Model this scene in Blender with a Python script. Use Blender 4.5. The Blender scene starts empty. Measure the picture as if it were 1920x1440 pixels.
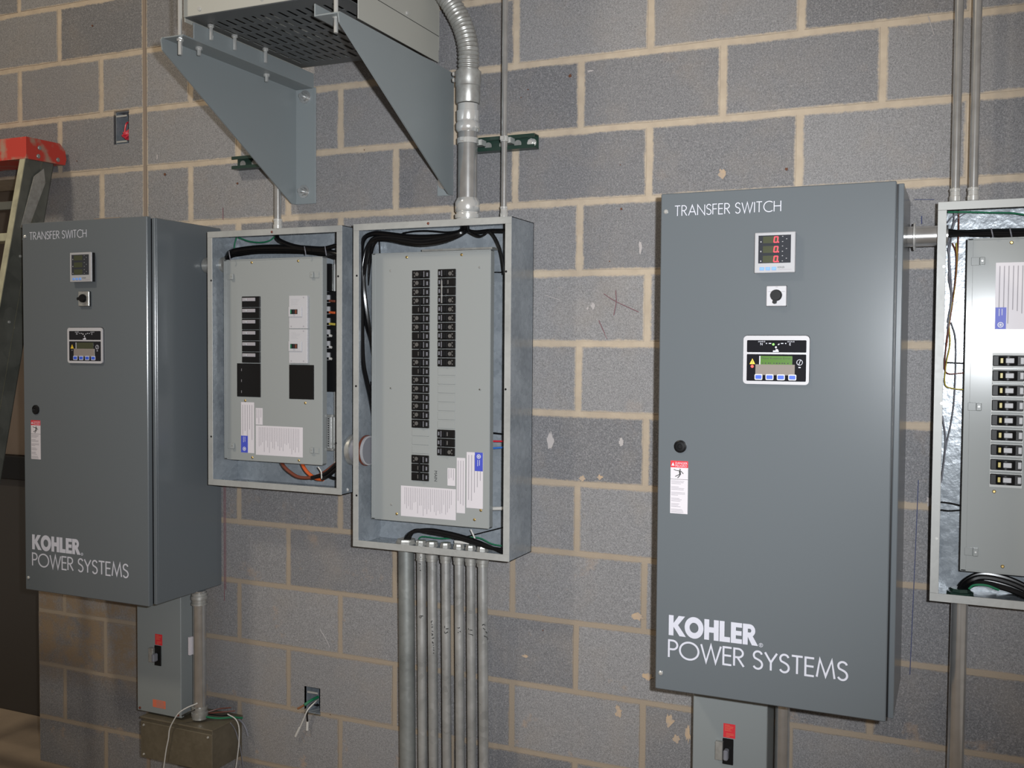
import bpy, bmesh, math, random
from mathutils import Vector, Matrix
random.seed(7)
S = bpy.context.scene
C = S.collection
PI = math.pi

# ------------------------------------------------------------------ camera
H = 2.41                                   # floor to the reference bed joint of the block wall (metres)
FPX = 1898.62                              # focal length in pixels of the 1920 x 1440 frame
YAW, PIT, ROL = 0.418245, -0.0357466, -0.0070706
CAM = Vector((1.012033, -2.747312, -0.826134 + H))
ROT = Matrix.Rotation(YAW, 3, 'Z') @ Matrix.Rotation(PIT, 3, 'X') @ Matrix.Rotation(ROL, 3, 'Y')
cd = bpy.data.cameras.new('camera'); cam = bpy.data.objects.new('camera', cd); C.objects.link(cam)
cd.sensor_width = 36; cd.lens = FPX / 1920 * 36; cd.clip_start = .05
cam.matrix_world = Matrix.Translation(CAM) @ (ROT @ Matrix.Rotation(PI / 2, 3, 'X')).to_4x4()
S.camera = cam

# ------------------------------------------------------------------ world, lights, exposure
S.view_settings.view_transform = 'Standard'; S.view_settings.look = 'None'
S.view_settings.gamma = 1; S.view_settings.use_curve_mapping = False
S.view_settings.exposure = 0.0
wd = bpy.data.worlds.new('world'); S.world = wd; wd.use_nodes = True
wd.node_tree.nodes['Background'].inputs[0].default_value = (1, .88, .76, 1)
wd.node_tree.nodes['Background'].inputs[1].default_value = .24

def light(name, kind, loc, power, col, size=.1, look=None, spot=None):
    l = bpy.data.lights.new(name, kind); l.energy = power; l.color = col
    o = bpy.data.objects.new(name, l); C.objects.link(o); o.location = loc
    if kind == 'AREA': l.size = size
    else: l.shadow_soft_size = size
    if look: o.rotation_euler = (Vector(look) - Vector(loc)).to_track_quat('-Z', 'Y').to_euler()
    if spot: l.spot_size, l.spot_blend = spot
    return o
# the camera's own flash, beside the lens
light('camera_flash', 'SPOT', (1.13, -2.73, -.76 + H), 425, (.92, .96, 1.0), .022, (-.15, 0, -.82 + H), (math.radians(78), 1))
# high bay lamp, up and to the left of the room
light('high_bay_lamp', 'POINT', (-2.35, -2.9, 2.55 + H), 290, (1, .89, .71), .2)

# ------------------------------------------------------------------ helpers
def W(px, py, Y):
    """point of the room seen at a place of the photograph, at depth Y in front of the wall (reference height frame)"""
    d = ROT @ Vector(((px - 960) / FPX, 1, -(py - 720) / FPX))
    t = (Y - CAM.y) / d.y
    p = CAM + d * t
    return Vector((p.x, Y, p.z - H))

def crop(ox, oy, s):
    return lambda x, y, Y: W(ox + x / s, oy + y / s, Y)

class MB:
    def __init__(self): self.v = []; self.f = []
    def add(self, vs, fs):
        n = len(self.v); self.v += [tuple(a) for a in vs]; self.f += [tuple(i + n for i in q) for q in fs]; return self
    def box(self, x0, x1, y0, y1, z0, z1, b=0):
        x0, x1 = sorted((x0, x1)); y0, y1 = sorted((y0, y1)); z0, z1 = sorted((z0, z1))
        if not b:
            vs = [(x, y, z) for x in (x0, x1) for y in (y0, y1) for z in (z0, z1)]
            return self.add(vs, [(0, 1, 3, 2), (4, 6, 7, 5), (0, 4, 5, 1), (2, 3, 7, 6), (0, 2, 6, 4), (1, 5, 7, 3)])
        b = min(b, (x1 - x0) * .49, (y1 - y0) * .49, (z1 - z0) * .49)
        lo, hi = (x0, y0, z0), (x1, y1, z1)
        idx = {}; vs = []
        for sx in (0, 1):
            for sy in (0, 1):
                for sz in (0, 1):
                    s = (sx, sy, sz)
                    for a in range(3):
                        c = [(hi[k] if s[k] else lo[k]) + (0 if k == a else (-b if s[k] else b)) for k in range(3)]
                        idx[(s, a)] = len(vs); vs.append(c)
        fs = []
        for a in range(3):
            u, w = [k for k in range(3) if k != a]
            for sa in (0, 1):
                q = []
                for (i, j) in ((0, 0), (1, 0), (1, 1), (0, 1)):
                    s = [0, 0, 0]; s[a] = sa; s[u] = i; s[w] = j; q.append(idx[(tuple(s), a)])
                if (sa == 0) != (a == 1): q = q[::-1]
                fs.append(q)
            for i in (0, 1):
                for j in (0, 1):
                    s0 = [0, 0, 0]; s0[u] = i; s0[w] = j; s1 = list(s0); s1[a] = 1
                    s0, s1 = tuple(s0), tuple(s1)
                    fs.append([idx[(s0, u)], idx[(s1, u)], idx[(s1, w)], idx[(s0, w)]])
        for sx in (0, 1):
            for sy in (0, 1):
                for sz in (0, 1):
                    s = (sx, sy, sz); fs.append([idx[(s, 0)], idx[(s, 1)], idx[(s, 2)]])
        return self.add(vs, fs)
    def rev(self, p, ax, prof, n=20, cap=True):
        p = Vector(p); ax = Vector(ax).normalized()
        u = ax.orthogonal().normalized(); w = ax.cross(u)
        vs = []; fs = []
        for d, r in prof:
            for i in range(n):
                a = 2 * PI * i / n; vs.append(p + ax * d + (u * math.cos(a) + w * math.sin(a)) * r)
        for k in range(len(prof) - 1):
            for i in range(n):
                j = (i + 1) % n; fs.append((k * n + i, k * n + j, (k + 1) * n + j, (k + 1) * n + i))
        if cap:
            fs.append(tuple(range(n))[::-1]); fs.append(tuple((len(prof) - 1) * n + i for i in range(n)))
        return self.add(vs, fs)
    def cyl(self, a, b, r, n=20, r2=None):
        a = Vector(a); b = Vector(b); return self.rev(a, b - a, [(0, r), ((b - a).length, r if r2 is None else r2)], n)
    def tube(self, pts, r, n=8, sub=5, rib=None):
        pts = [Vector(q) for q in pts]
        if len(pts) > 2:
            e = [pts[0] * 2 - pts[1]] + pts + [pts[-1] * 2 - pts[-2]]; out = []
            for i in range(1, len(e) - 2):
                for k in range(sub):
                    t = k / sub; a, b, c, d = e[i - 1:i + 3]
                    out.append(.5 * ((2 * b) + (c - a) * t + (2 * a - 5 * b + 4 * c - d) * t * t + (3 * b - a - 3 * c + d) * t ** 3))
            pts = out + [pts[-1]]
        vs = []; fs = []; u = None; dist = 0
        for i, q in enumerate(pts):
            t = (pts[min(i + 1, len(pts) - 1)] - pts[max(i - 1, 0)]).normalized()
            u = t.orthogonal().normalized() if u is None else (u - t * u.dot(t)).normalized()
            w = t.cross(u)
            if i: dist += (q - pts[i - 1]).length
            rr = r if rib is None else r * (1 + rib[0] * math.sin(2 * PI * dist / rib[1]))
            for k in range(n):
                a = 2 * PI * k / n; vs.append(q + (u * math.cos(a) + w * math.sin(a)) * rr)
        for i in range(len(pts) - 1):
            for k in range(n):
                j = (k + 1) % n; fs.append((i * n + k, i * n + j, (i + 1) * n + j, (i + 1) * n + k))
        fs.append(tuple(range(n))[::-1]); fs.append(tuple((len(pts) - 1) * n + k for k in range(n)))
        return self.add(vs, fs)
    def prism(self, poly, axis, d0, d1):
        """poly: list of 2-D points in the two other axes (in x, y, z order), swept along axis from d0 to d1"""
        n = len(poly)
        def P(q, d):
            l = list(q); l.insert(axis, d); return tuple(l)
        vs = [P(q, d0) for q in poly] + [P(q, d1) for q in poly]
        fs = [tuple(range(n)), tuple(range(n, 2 * n))[::-1]] + [(i, (i + 1) % n, n + (i + 1) % n, n + i) for i in range(n)]
        return self.add(vs, fs)
    def disc(self, x, z, y, r, n=16, t=.0006):
        return self.prism([(x + r * math.cos(2 * PI * i / n), z + r * math.sin(2 * PI * i / n)) for i in range(n)], 1, y, y - t)
    def rect(self, x0, x1, z0, z1, y, t=.0006): return self.box(x0, x1, y - t, y, z0, z1)
    def mesh(self, name, smooth=True, org=(0, 0, 0)):
        me = bpy.data.meshes.new(name)
        o = Vector(org)
        me.from_pydata([tuple(Vector(v) - o) for v in self.v], [], self.f); me.update()
        bm = bmesh.new(); bm.from_mesh(me); bmesh.ops.recalc_face_normals(bm, faces=bm.faces); bm.to_mesh(me); bm.free()
        if smooth:
            me.polygons.foreach_set('use_smooth', [True] * len(me.polygons)); me.set_sharp_from_angle(angle=.61)
        return me
    def build(self, name, mat, parent=None, smooth=True):
        """one mesh object; vertices are given in the reference frame (wall at y 0, heights from the reference bed joint)"""
        org = wpos(parent) - Vector((0, 0, H)) if parent else Vector((0, 0, -H))
        me = self.mesh(name, smooth, org)
        me.materials.append(mat)
        o = bpy.data.objects.new(name, me); C.objects.link(o)
        if parent: o.parent = parent
        return o

ORG = {}
def wpos(o):
    p = Vector((0, 0, 0))
    while o: p = p + o.location; o = o.parent
    return p
def tag(o, label=None, cat=None, group=None, kind=None):
    if label: o['label'] = label
    if cat: o['category'] = cat
    if group: o['group'] = group
    if kind: o['kind'] = kind
    return o
def thing(name, loc, label, cat, group=None):
    o = bpy.data.objects.new(name, None); C.objects.link(o); o.location = Vector(loc) + Vector((0, 0, H)); o.empty_display_size = .05
    return tag(o, label, cat, group)
def inst(name, me, parent, loc, mat=None):
    """another object on shared mesh data, placed at loc (reference frame)"""
    o = bpy.data.objects.new(name, me); C.objects.link(o)
    o.location = Vector(loc) + Vector((0, 0, H)) - (wpos(parent) if parent else Vector())
    if parent: o.parent = parent
    return o

# ------------------------------------------------------------------ materials
def mat(name, col, rough=.5, metal=0, emit=None, bump=None, vary=None, spec=.5, coat=0):
    m = bpy.data.materials.new(name); m.use_nodes = True; nt = m.node_tree; N = nt.nodes; L = nt.links
    b = N['Principled BSDF']
    b.inputs['Base Color'].default_value = (*col, 1); b.inputs['Roughness'].default_value = rough
    b.inputs['Metallic'].default_value = metal; b.inputs['Specular IOR Level'].default_value = spec
    b.inputs['Coat Weight'].default_value = coat
    if emit:
        b.inputs['Emission Color'].default_value = (*emit[0], 1); b.inputs['Emission Strength'].default_value = emit[1]
    tc = N.new('ShaderNodeNewGeometry')
    if vary:                                       # (colour 2, scale, contrast low, contrast high)
        n = N.new('ShaderNodeTexNoise'); n.inputs['Scale'].default_value = vary[1]; n.inputs['Detail'].default_value = 6
        L.new(tc.outputs['Position'], n.inputs['Vector'])
        r = N.new('ShaderNodeValToRGB'); r.color_ramp.elements[0].position = vary[2]; r.color_ramp.elements[1].position = vary[3]
        r.color_ramp.elements[0].color = (*col, 1); r.color_ramp.elements[1].color = (*vary[0], 1)
        L.new(n.outputs['Fac'], r.inputs['Fac']); L.new(r.outputs['Color'], b.inputs['Base Color'])
    if bump:                                       # (scale, strength, distance)
        n = N.new('ShaderNodeTexNoise'); n.inputs['Scale'].default_value = bump[0]; n.inputs['Detail'].default_value = 3
        L.new(tc.outputs['Position'], n.inputs['Vector'])
        bp = N.new('ShaderNodeBump'); bp.inputs['Strength'].default_value = bump[1]; bp.inputs['Distance'].default_value = bump[2]
        L.new(n.outputs['Fac'], bp.inputs['Height']); L.new(bp.outputs['Normal'], b.inputs['Normal'])
    return m

def galvanised(name, dark, light_, rough, scale=28, metal=.4, dent=0):
    """zinc spangle: crystals of differing brightness and gloss"""
    m = mat(name, light_, rough, metal); nt = m.node_tree; N = nt.nodes; L = nt.links; b = N['Principled BSDF']
    g = N.new('ShaderNodeNewGeometry')
    v = N.new('ShaderNodeTexVoronoi'); v.inputs['Scale'].default_value = scale; L.new(g.outputs['Position'], v.inputs['Vector'])
    n = N.new('ShaderNodeTexNoise'); n.inputs['Scale'].default_value = 9; n.inputs['Detail'].default_value = 8; L.new(g.outputs['Position'], n.inputs['Vector'])
    a = N.new('ShaderNodeMix'); a.data_type = 'FLOAT'; a.inputs[0].default_value = .8
    L.new(v.outputs['Color'], a.inputs[2]); L.new(n.outputs['Fac'], a.inputs[3])
    r = N.new('ShaderNodeValToRGB'); r.color_ramp.elements[0].position = .25; r.color_ramp.elements[1].position = .75
    r.color_ramp.elements[0].color = (*dark, 1); r.color_ramp.elements[1].color = (*light_, 1)
    L.new(a.outputs[0], r.inputs['Fac']); L.new(r.outputs['Color'], b.inputs['Base Color'])
    q = N.new('ShaderNodeMapRange'); q.inputs['To Min'].default_value = rough - .1; q.inputs['To Max'].default_value = rough + .15
    L.new(a.outputs[0], q.inputs['Value']); L.new(q.outputs['Result'], b.inputs['Roughness'])
    if dent:
        n2 = N.new('ShaderNodeTexNoise'); n2.inputs['Scale'].default_value = 42; n2.inputs['Detail'].default_value = 4; L.new(g.outputs['Position'], n2.inputs['Vector'])
        bp = N.new('ShaderNodeBump'); bp.inputs['Strength'].default_value = dent; bp.inputs['Distance'].default_value = .003
        L.new(n2.outputs['Fac'], bp.inputs['Height']); L.new(bp.outputs['Normal'], b.inputs['Normal'])
    return m

M = {}
M['switch'] = mat('grey_enamel', (.106, .118, .127), .22, bump=(700, .12, .0004), spec=.32)
M['cover'] = mat('light_grey_enamel', (.255, .265, .26), .18, bump=(500, .03, .0002), spec=.18)
M['bracket'] = mat('grey_bracket_paint', (.20, .222, .228), .45, bump=(600, .1, .0003))
M['trans'] = mat('transformer_paint', (.35, .345, .31), .5, bump=(600, .1, .0003))
M['disc'] = mat('disconnect_paint', (.19, .205, .205), .45, bump=(600, .1, .0003))
M['galv'] = galvanised('galvanised_sheet', (.15, .17, .19), (.29, .315, .34), .24, 85, .15, .45)
M['flange'] = galvanised('galvanised_edge', (.27, .27, .26), (.34, .34, .325), .45, 90, .12)
M['gutter'] = galvanised('dull_galvanised', (.105, .088, .06), (.16, .135, .095), .42, 90, .3)
M['emt'] = mat('steel_conduit', (.60, .60, .595), .20, .85, vary=((.50, .50, .495), 30, .4, .7), bump=(150, .05, .0005))
M['rigid'] = galvanised('galvanised_pipe', (.30, .305, .30), (.50, .50, .49), .28, 60, .6)
M['rigidbig'] = galvanised('dull_galvanised_pipe', (.17, .18, .175), (.27, .28, .27), .42, 70, .5)
M['chrome'] = mat('bright_zinc', (.78, .78, .76), .17, .7)
M['dullmetal'] = mat('cast_zinc', (.42, .42, .40), .36, .6, vary=((.32, .31, .29), 60, .4, .7))
M['brass'] = mat('yellow_zinc_screw', (.42, .30, .12), .4, .9)
M['strut'] = mat('green_strut_paint', (.012, .03, .022), .35)
M['black'] = mat('black_plastic', (.006, .006, .0065), .38, spec=.22)
M['breaker'] = mat('breaker_black', (.007, .0065, .0065), .42, spec=.2)
M['blackgloss'] = mat('black_glass', (.010, .010, .013), .12, spec=.3)
M['cable'] = mat('black_cable', (.004, .004, .0045), .24, spec=.35)
M['white'] = mat('white_plastic', (.42, .41, .425), .4)
M['louvre'] = mat('dark_louvre_steel', (.075, .08, .083), .45)
M['rust'] = mat('rust_spot', (.10, .035, .015), .8)
M['smear'] = mat('mortar_smear', (.40, .29, .19), .9, vary=((.30, .25, .21), 60, .4, .7))
M['scuff'] = mat('pale_scuff', (.36, .33, .32), .9)
M['paper'] = mat('white_label', (.56, .525, .55), .5)
M['ink'] = mat('grey_print', (.30, .28, .30), .6)
M['faint'] = mat('breaker_marking', (.085, .08, .075), .5)
M['inkblack'] = mat('black_print', (.02, .02, .02), .6)
M['lettering'] = mat('white_lettering', (.52, .52, .58), .5)
M['red'] = mat('red_label', (.55, .02, .03), .5)
M['blue'] = mat('blue_label', (.05, .07, .42), .5)
M['bluebtn'] = mat('blue_button', (.03, .09, .55), .4)
M['skybtn'] = mat('light_blue_button', (.16, .32, .75), .4)
M['bezel'] = mat('grey_bezel', (.33, .325, .335), .45)
M['display'] = mat('dark_display', (.030, .032, .038), .2, spec=.3)
M['lcd'] = mat('green_display', (.04, .10, .006), .3, emit=((.08, .26, .004), .28))
M['lcdoff'] = mat('unlit_display', (.045, .05, .025), .25)
M['led'] = mat('red_digit', (.5, .01, .02), .4, emit=((1, .05, .10), 1.1))
M['ledgreen'] = mat('green_lamp', (.1, .5, .05), .4, emit=((.25, 1, .12), 1.2))
M['ledred'] = mat('red_lamp', (.6, .02, .02), .4, emit=((1, .08, .06), 1.6))
M['yellow'] = mat('yellow_sign', (.75, .50, .03), .5)
M['orange'] = mat('orange_sticker', (.55, .13, .07), .5)
M['film'] = mat('brown_film', (.22, .19, .17), .2)
M['wgreen'] = mat('green_wire', (.01, .13, .06), .4)
M['wwhite'] = mat('white_wire', (.50, .48, .45), .45)
M['wred'] = mat('red_wire', (.5, .02, .04), .4)
M['wblue'] = mat('blue_wire', (.03, .14, .5), .4)
M['wbrown'] = mat('brown_wire', (.13, .035, .02), .4)
M['wyellow'] = mat('yellow_wire', (.38, .30, .05), .4)
M['worange'] = mat('orange_wire', (.45, .08, .02), .4)
M['wgrey'] = mat('grey_wire', (.16, .16, .18), .4)
M['copper'] = mat('copper', (.6, .3, .17), .35, .9)
M['ladder'] = galvanised('ladder_aluminium', (.07, .075, .065), (.20, .20, .175), .4, 14)
M['ladderrail'] = mat('ladder_flange', (.44, .42, .29), .45, .2, vary=((.30, .28, .20), 25, .4, .75))
M['ladderred'] = mat('worn_red_plastic', (.50, .045, .03), .45, vary=((.36, .22, .16), 16, .52, .66))
M['sealant'] = mat('joint_sealant', (.20, .155, .12), .8, bump=(120, .4, .002))
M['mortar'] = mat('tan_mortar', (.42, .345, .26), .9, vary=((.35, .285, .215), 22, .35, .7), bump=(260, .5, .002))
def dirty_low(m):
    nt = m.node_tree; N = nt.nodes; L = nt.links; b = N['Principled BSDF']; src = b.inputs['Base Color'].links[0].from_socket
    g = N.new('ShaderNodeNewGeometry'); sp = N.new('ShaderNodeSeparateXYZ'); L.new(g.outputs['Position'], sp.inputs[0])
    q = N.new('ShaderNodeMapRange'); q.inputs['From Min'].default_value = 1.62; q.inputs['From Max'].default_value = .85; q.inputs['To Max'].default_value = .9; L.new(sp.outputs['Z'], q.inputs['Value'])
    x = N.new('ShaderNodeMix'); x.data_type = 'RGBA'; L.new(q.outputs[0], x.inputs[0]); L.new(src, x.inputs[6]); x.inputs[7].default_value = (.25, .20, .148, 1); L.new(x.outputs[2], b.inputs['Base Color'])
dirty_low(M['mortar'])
M['floor'] = mat('dusty_concrete', (.31, .235, .165), .85, vary=((.24, .185, .13), 3.5, .35, .7), bump=(60, .3, .003))
M['doorbrown'] = mat('brown_door', (.13, .095, .07), .55, vary=((.10, .075, .055), 5, .4, .7))
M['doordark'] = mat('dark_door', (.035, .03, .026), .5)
M['chalkred'] = mat('red_pencil', (.17, .08, .09), .8)
M['chalkblue'] = mat('blue_chalk', (.05, .06, .13), .8)

def block_material():
    m = bpy.data.materials.new('concrete_block'); m.use_nodes = True; nt = m.node_tree; N = nt.nodes; L = nt.links
    b = N['Principled BSDF']; b.inputs['Roughness'].default_value = .62; b.inputs['Specular IOR Level'].default_value = .35
    g = N.new('ShaderNodeNewGeometry'); oi = N.new('ShaderNodeObjectInfo'); tc = N.new('ShaderNodeTexCoord')
    def noise(scale, det=3, rough=.5, w=None):
        n = N.new('ShaderNodeTexNoise'); n.inputs['Scale'].default_value = scale; n.inputs['Detail'].default_value = det; n.inputs['Roughness'].default_value = rough
        L.new(g.outputs['Position'], n.inputs['Vector']); return n.outputs['Fac']
    def math_(op, a, c=None, clamp=False):
        n = N.new('ShaderNodeMath'); n.operation = op; n.use_clamp = clamp
        for i, q in enumerate((a, c)):
            if q is None: continue
            if isinstance(q, (int, float)): n.inputs[i].default_value = q
            else: L.new(q, n.inputs[i])
        return n.outputs[0]
    def mixc(f, a, c):
        n = N.new('ShaderNodeMix'); n.data_type = 'RGBA'
        if isinstance(f, float): n.inputs[0].default_value = f
        else: L.new(f, n.inputs[0])
        for s, q in ((6, a), (7, c)):
            if isinstance(q, tuple): n.inputs[s].default_value = (*q, 1)
            else: L.new(q, n.inputs[s])
        return n.outputs[2]
    def ramp(f, p0, p1):
        n = N.new('ShaderNodeMapRange'); n.inputs['From Min'].default_value = p0; n.inputs['From Max'].default_value = p1
        L.new(f, n.inputs['Value']); return n.outputs[0]
    base = mixc(oi.outputs['Random'], (.130, .128, .134), (.218, .211, .211))
    base = mixc(ramp(noise(430, 4, .7), .34, .68), math_dark(N, L, base, .55), math_dark(N, L, base, 1.42))
    base = mixc(math_('MULTIPLY', ramp(noise(190, 3, .7), .50, .72), .5), base, (.36, .345, .34))
    base = mixc(math_('MULTIPLY', ramp(noise(230, 2, .6), .42, .28), .5), base, (.07, .07, .075))
    base = mixc(math_('MULTIPLY', ramp(noise(700, 1), .70, .78), .6), base, (.50, .49, .49))
    base = mixc(math_('MULTIPLY', ramp(noise(620, 1), .30, .24), .7), base, (.05, .05, .055))
    base = mixc(math_('MULTIPLY', ramp(noise(5, 5, .6), .5, .75), .30), base, (.27, .225, .18))          # cloudy dust
    # tan mortar smears, rarer above, commoner near the floor
    sep = N.new('ShaderNodeSeparateXYZ'); L.new(g.outputs['Position'], sep.inputs[0])
    low = ramp(sep.outputs['Z'], 1.35, .2)
    sm = ramp(noise(9, 7, .65), .60, .70)
    base = mixc(math_('MULTIPLY', math_('MULTIPLY', sm, math_('ADD', math_('MULTIPLY', low, .75), .12)), .75), base, (.36, .245, .155))
    # muddy stains, plus the left switch's cast shadow painted into the block colour
    mud_shade = math_('MULTIPLY', ramp(sep.outputs['X'], -1.25, -1.75), math_('MULTIPLY', ramp(sep.outputs['Z'], .95, .7), ramp(sep.outputs['Z'], .30, .42)))
    base = mixc(math_('MULTIPLY', mud_shade, math_('MULTIPLY', ramp(noise(13, 6, .7), .34, .58), .9)), base, (.22, .155, .095))
    # mortar smeared over the arrises
    so = N.new('ShaderNodeSeparateXYZ'); L.new(tc.outputs['Object'], so.inputs[0])
    hw = N.new('ShaderNodeAttribute'); hw.attribute_type = 'OBJECT'; hw.attribute_name = 'half_width'
    hh = N.new('ShaderNodeAttribute'); hh.attribute_type = 'OBJECT'; hh.attribute_name = 'half_height'
    dx = math_('SUBTRACT', hw.outputs['Fac'], math_('ABSOLUTE', so.outputs['X']))
    dz = math_('SUBTRACT', hh.outputs['Fac'], math_('ABSOLUTE', so.outputs['Z']))
    d = math_('ADD', math_('MINIMUM', dx, dz), math_('MULTIPLY', math_('SUBTRACT', noise(110, 4, .65), .5), .011))
    d = math_('ADD', d, math_('MULTIPLY', math_('SUBTRACT', noise(14, 2), .5), .010))
    zlow = ramp(sep.outputs['Z'], 1.62, .85)
    edge = mixc(zlow, (.41, .335, .25), (.25, .20, .150))
    d = math_('ADD', d, math_('MULTIPLY', zlow, .0022))
    base = mixc(math_('MULTIPLY', ramp(d, .0075, .0015), .95), base, edge)
    L.new(base, b.inputs['Base Color'])
    bp = N.new('ShaderNodeBump'); bp.inputs['Strength'].default_value = .55; bp.inputs['Distance'].default_value = .0022
    L.new(math_('ADD', noise(380, 4, .7), math_('MULTIPLY', noise(120, 2), .6)), bp.inputs['Height']); L.new(bp.outputs['Normal'], b.inputs['Normal'])
    return m
def math_dark(N, L, col, k):
    n = N.new('ShaderNodeVectorMath'); n.operation = 'SCALE'; L.new(col, n.inputs[0]); n.inputs['Scale'].default_value = k; return n.outputs[0]
M['block'] = block_material()

# ------------------------------------------------------------------ the setting: block wall, floor, doorway
BW, BH = .4064, .2032
XL, XR, ZT, ZB = -8 * BW, 5 * BW, 4 * BH, -H
XJ, ZL = -2.165, -BH                                   # doorway jamb and lintel height
HOLES = [(-1.771, -1.700, -.112, .006), (-.953, -.890, -2.040, -1.948)]     # cut for the two recessed boxes
def cut(r, holes):
    """rectangle (x0, x1, z0, z1) minus rectangles -> rectangles"""
    xs = sorted({r[0], r[1], *[min(max(h[i], r[0]), r[1]) for h in holes for i in (0, 1)]})
    zs = sorted({r[2], r[3], *[min(max(h[i], r[2]), r[3]) for h in holes for i in (2, 3)]})
    out = []
    for a, b in zip(xs, xs[1:]):
        for c, d in zip(zs, zs[1:]):
            mx, mz = (a + b) / 2, (c + d) / 2
            if not any(h[0] < mx < h[1] and h[2] < mz < h[3] for h in holes): out.append((a, b, c, d))
    return out
w = MB()
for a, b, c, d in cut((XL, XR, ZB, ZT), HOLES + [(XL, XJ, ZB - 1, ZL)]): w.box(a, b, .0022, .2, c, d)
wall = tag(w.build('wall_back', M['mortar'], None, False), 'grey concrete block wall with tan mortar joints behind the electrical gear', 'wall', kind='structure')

BLK = {}
def block_mesh(hw, hh, var, holes=()):
    key = (round(hw, 4), round(hh, 4), var, holes)
    if key in BLK: return BLK[key]
    rnd = random.Random(hash((round(hw, 4), round(hh, 4), var)) & 0xffff)
    m = MB(); pts = []
    nx = 4 if hw > .15 else 2; nz = 2
    path = [(-hw + 2 * hw * i / nx, -hh) for i in range(nx)] + [(hw, -hh + 2 * hh * i / nz) for i in range(nz)] + \
           [(hw - 2 * hw * i / nx, hh) for i in range(nx)] + [(-hw, hh - 2 * hh * i / nz) for i in range(nz)]
    if holes:
        for a, b, c, d in cut((-hw, hw, -hh, hh), holes): m.box(a, b, 0, .045, c, d)
    else:
        fr = [(x * (1 - .0016 / hw) + rnd.uniform(-.0012, .0012), rnd.uniform(0, .0006), z * (1 - .0016 / hh) + rnd.uniform(-.0012, .0012)) for x, z in path]
        bk = [(x * (1 + .0012 / hw), .012, z * (1 + .0012 / hh)) for x, z in path]
        n = len(path)
        m.add(fr + bk, [tuple(range(n))] + [(i, (i + 1) % n, n + (i + 1) % n, n + i) for i in range(n)])
    me = m.mesh('concrete_block', False); me.materials.append(M['block']); BLK[key] = me
    return me
JH, JV = .0068, .0060                                  # half joints, head and bed
CJ = -4 * BW                                           # control joint
for k in range(-4, 12):
    z1 = -k * BH - JV; z0 = max(-(k + 1) * BH + JV, ZB)
    off = 0 if k % 2 == 0 else .5
    edges = [XL] + [(u + off) * BW for u in range(-8, 6) if XL < (u + off) * BW < XR] + [XR]
    edges = sorted(set(edges) | {CJ})
    for a, b in zip(edges, edges[1:]):
        a += JH; b -= JH
        if (z0 + z1) / 2 < ZL:
            if b < XJ: continue
            a = max(a, XJ)
        if b - a < .03: continue
        cx, cz = (a + b) / 2, (z0 + z1) / 2
        hs = tuple((h[0] - cx, h[1] - cx, h[2] - cz, h[3] - cz) for h in HOLES if h[1] > a and h[0] < b and h[3] > z0 and h[2] < z1)
        hw_, hh_ = (b - a) / 2, (z1 - z0) / 2
        o = inst('concrete_block', block_mesh(hw_, hh_, random.randrange(3), hs), wall, (cx, random.uniform(.0002, .0008), cz))
        o['half_width'] = hw_; o['half_height'] = hh_
for i in range(1):
    s = MB(); s.box(CJ - JH, CJ + JH, -.0005, .02, ZB, ZT); s.build('control_joint', M['sealant'], wall)
# pencil and chalk marks on the blocks
m = MB()
for x, z0, z1 in ((-1.283, -1.30, -1.70), (-1.277, -1.30, -1.66), (-1.284, -.40, -.36)): m.box(x, x + .0022, -.0012, 0, z0, z1)
m.build('red_pencil_line', M['chalkred'], wall)
a = crop(960, 360, 3.2); m = MB()
for p in ([(550, 610), (620, 655), (760, 720)], [(622, 590), (625, 660), (610, 740)], [(520, 770), (570, 880)]):
    m.tube([a(x, y, -.0008) for x, y in p], .0012, 5)
m.build('red_pencil_cross', M['chalkred'], wall)
m = MB(); m.tube([W(1722, 900, -.0008), W(1716, 1040, -.0008), W(1706, 1265, -.0008)], .0011, 5)
m.tube([W(1728, 405, -.0008), W(1728, 420, -.0008)], .0015, 5); m.tube([W(1714, 374, -.0008), W(1752, 374, -.0008)], .0008, 5)
m.build('blue_chalk_line', M['chalkblue'], wall)
for k, (px_, py_) in enumerate(((1069, 142), (1165, 392), (1475, 317), (990, 168), (977, 183), (1163, 309), (1143, 490), (309, 327), (445, 344), (173, 48), (144, 302), (683, 281), (619, 1340), (1018, 1182))):
    p = W(px_, py_, -.0006); rr = (.0052, .0040, .0045, .0022, .0020, .0018, .0022)[k % 7]
    MB().prism([(p.x + rr * random.uniform(.7, 1.1) * math.cos(i * PI / 4), p.z + rr * random.uniform(.7, 1.1) * math.sin(i * PI / 4)) for i in range(8)], 1, 0, -.0012).build('rust_spot', M['rust'], wall)
def blot(px_, py_, w_, h_, name, mt):
    p = W(px_, py_, 0); n = 18
    MB().prism([(p.x + w_ * random.uniform(.45, 1.1) * math.cos(i * 2 * PI / n), p.z + h_ * random.uniform(.45, 1.1) * math.sin(i * 2 * PI / n)) for i in range(n)], 1, .001, -.0011).build(name, M[mt], wall)
for q in ((1355, 325, .013, .016), (1195, 1156, .022, .014), (1092, 897, .010, .010), (1125, 895, .010, .008), (1255, 1350, .016, .022), (1160, 1335, .012, .024), (1215, 1268, .018, .012), (1268, 1385, .013, .014), (985, 1230, .012, .006), (1290, 1375, .010, .030)): blot(*q, 'mortar_smear', 'smear')
for q in ((1201, 462, .006, .022), (1032, 828, .012, .030), (1112, 573, .007, .012), (1102, 578, .004, .005), (1165, 830, .010, .014), (295, 295, .004, .010), (1107, 133, .010, .004), (1745, 940, .012, .018)): blot(*q, 'pale_scuff', 'scuff')
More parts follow.
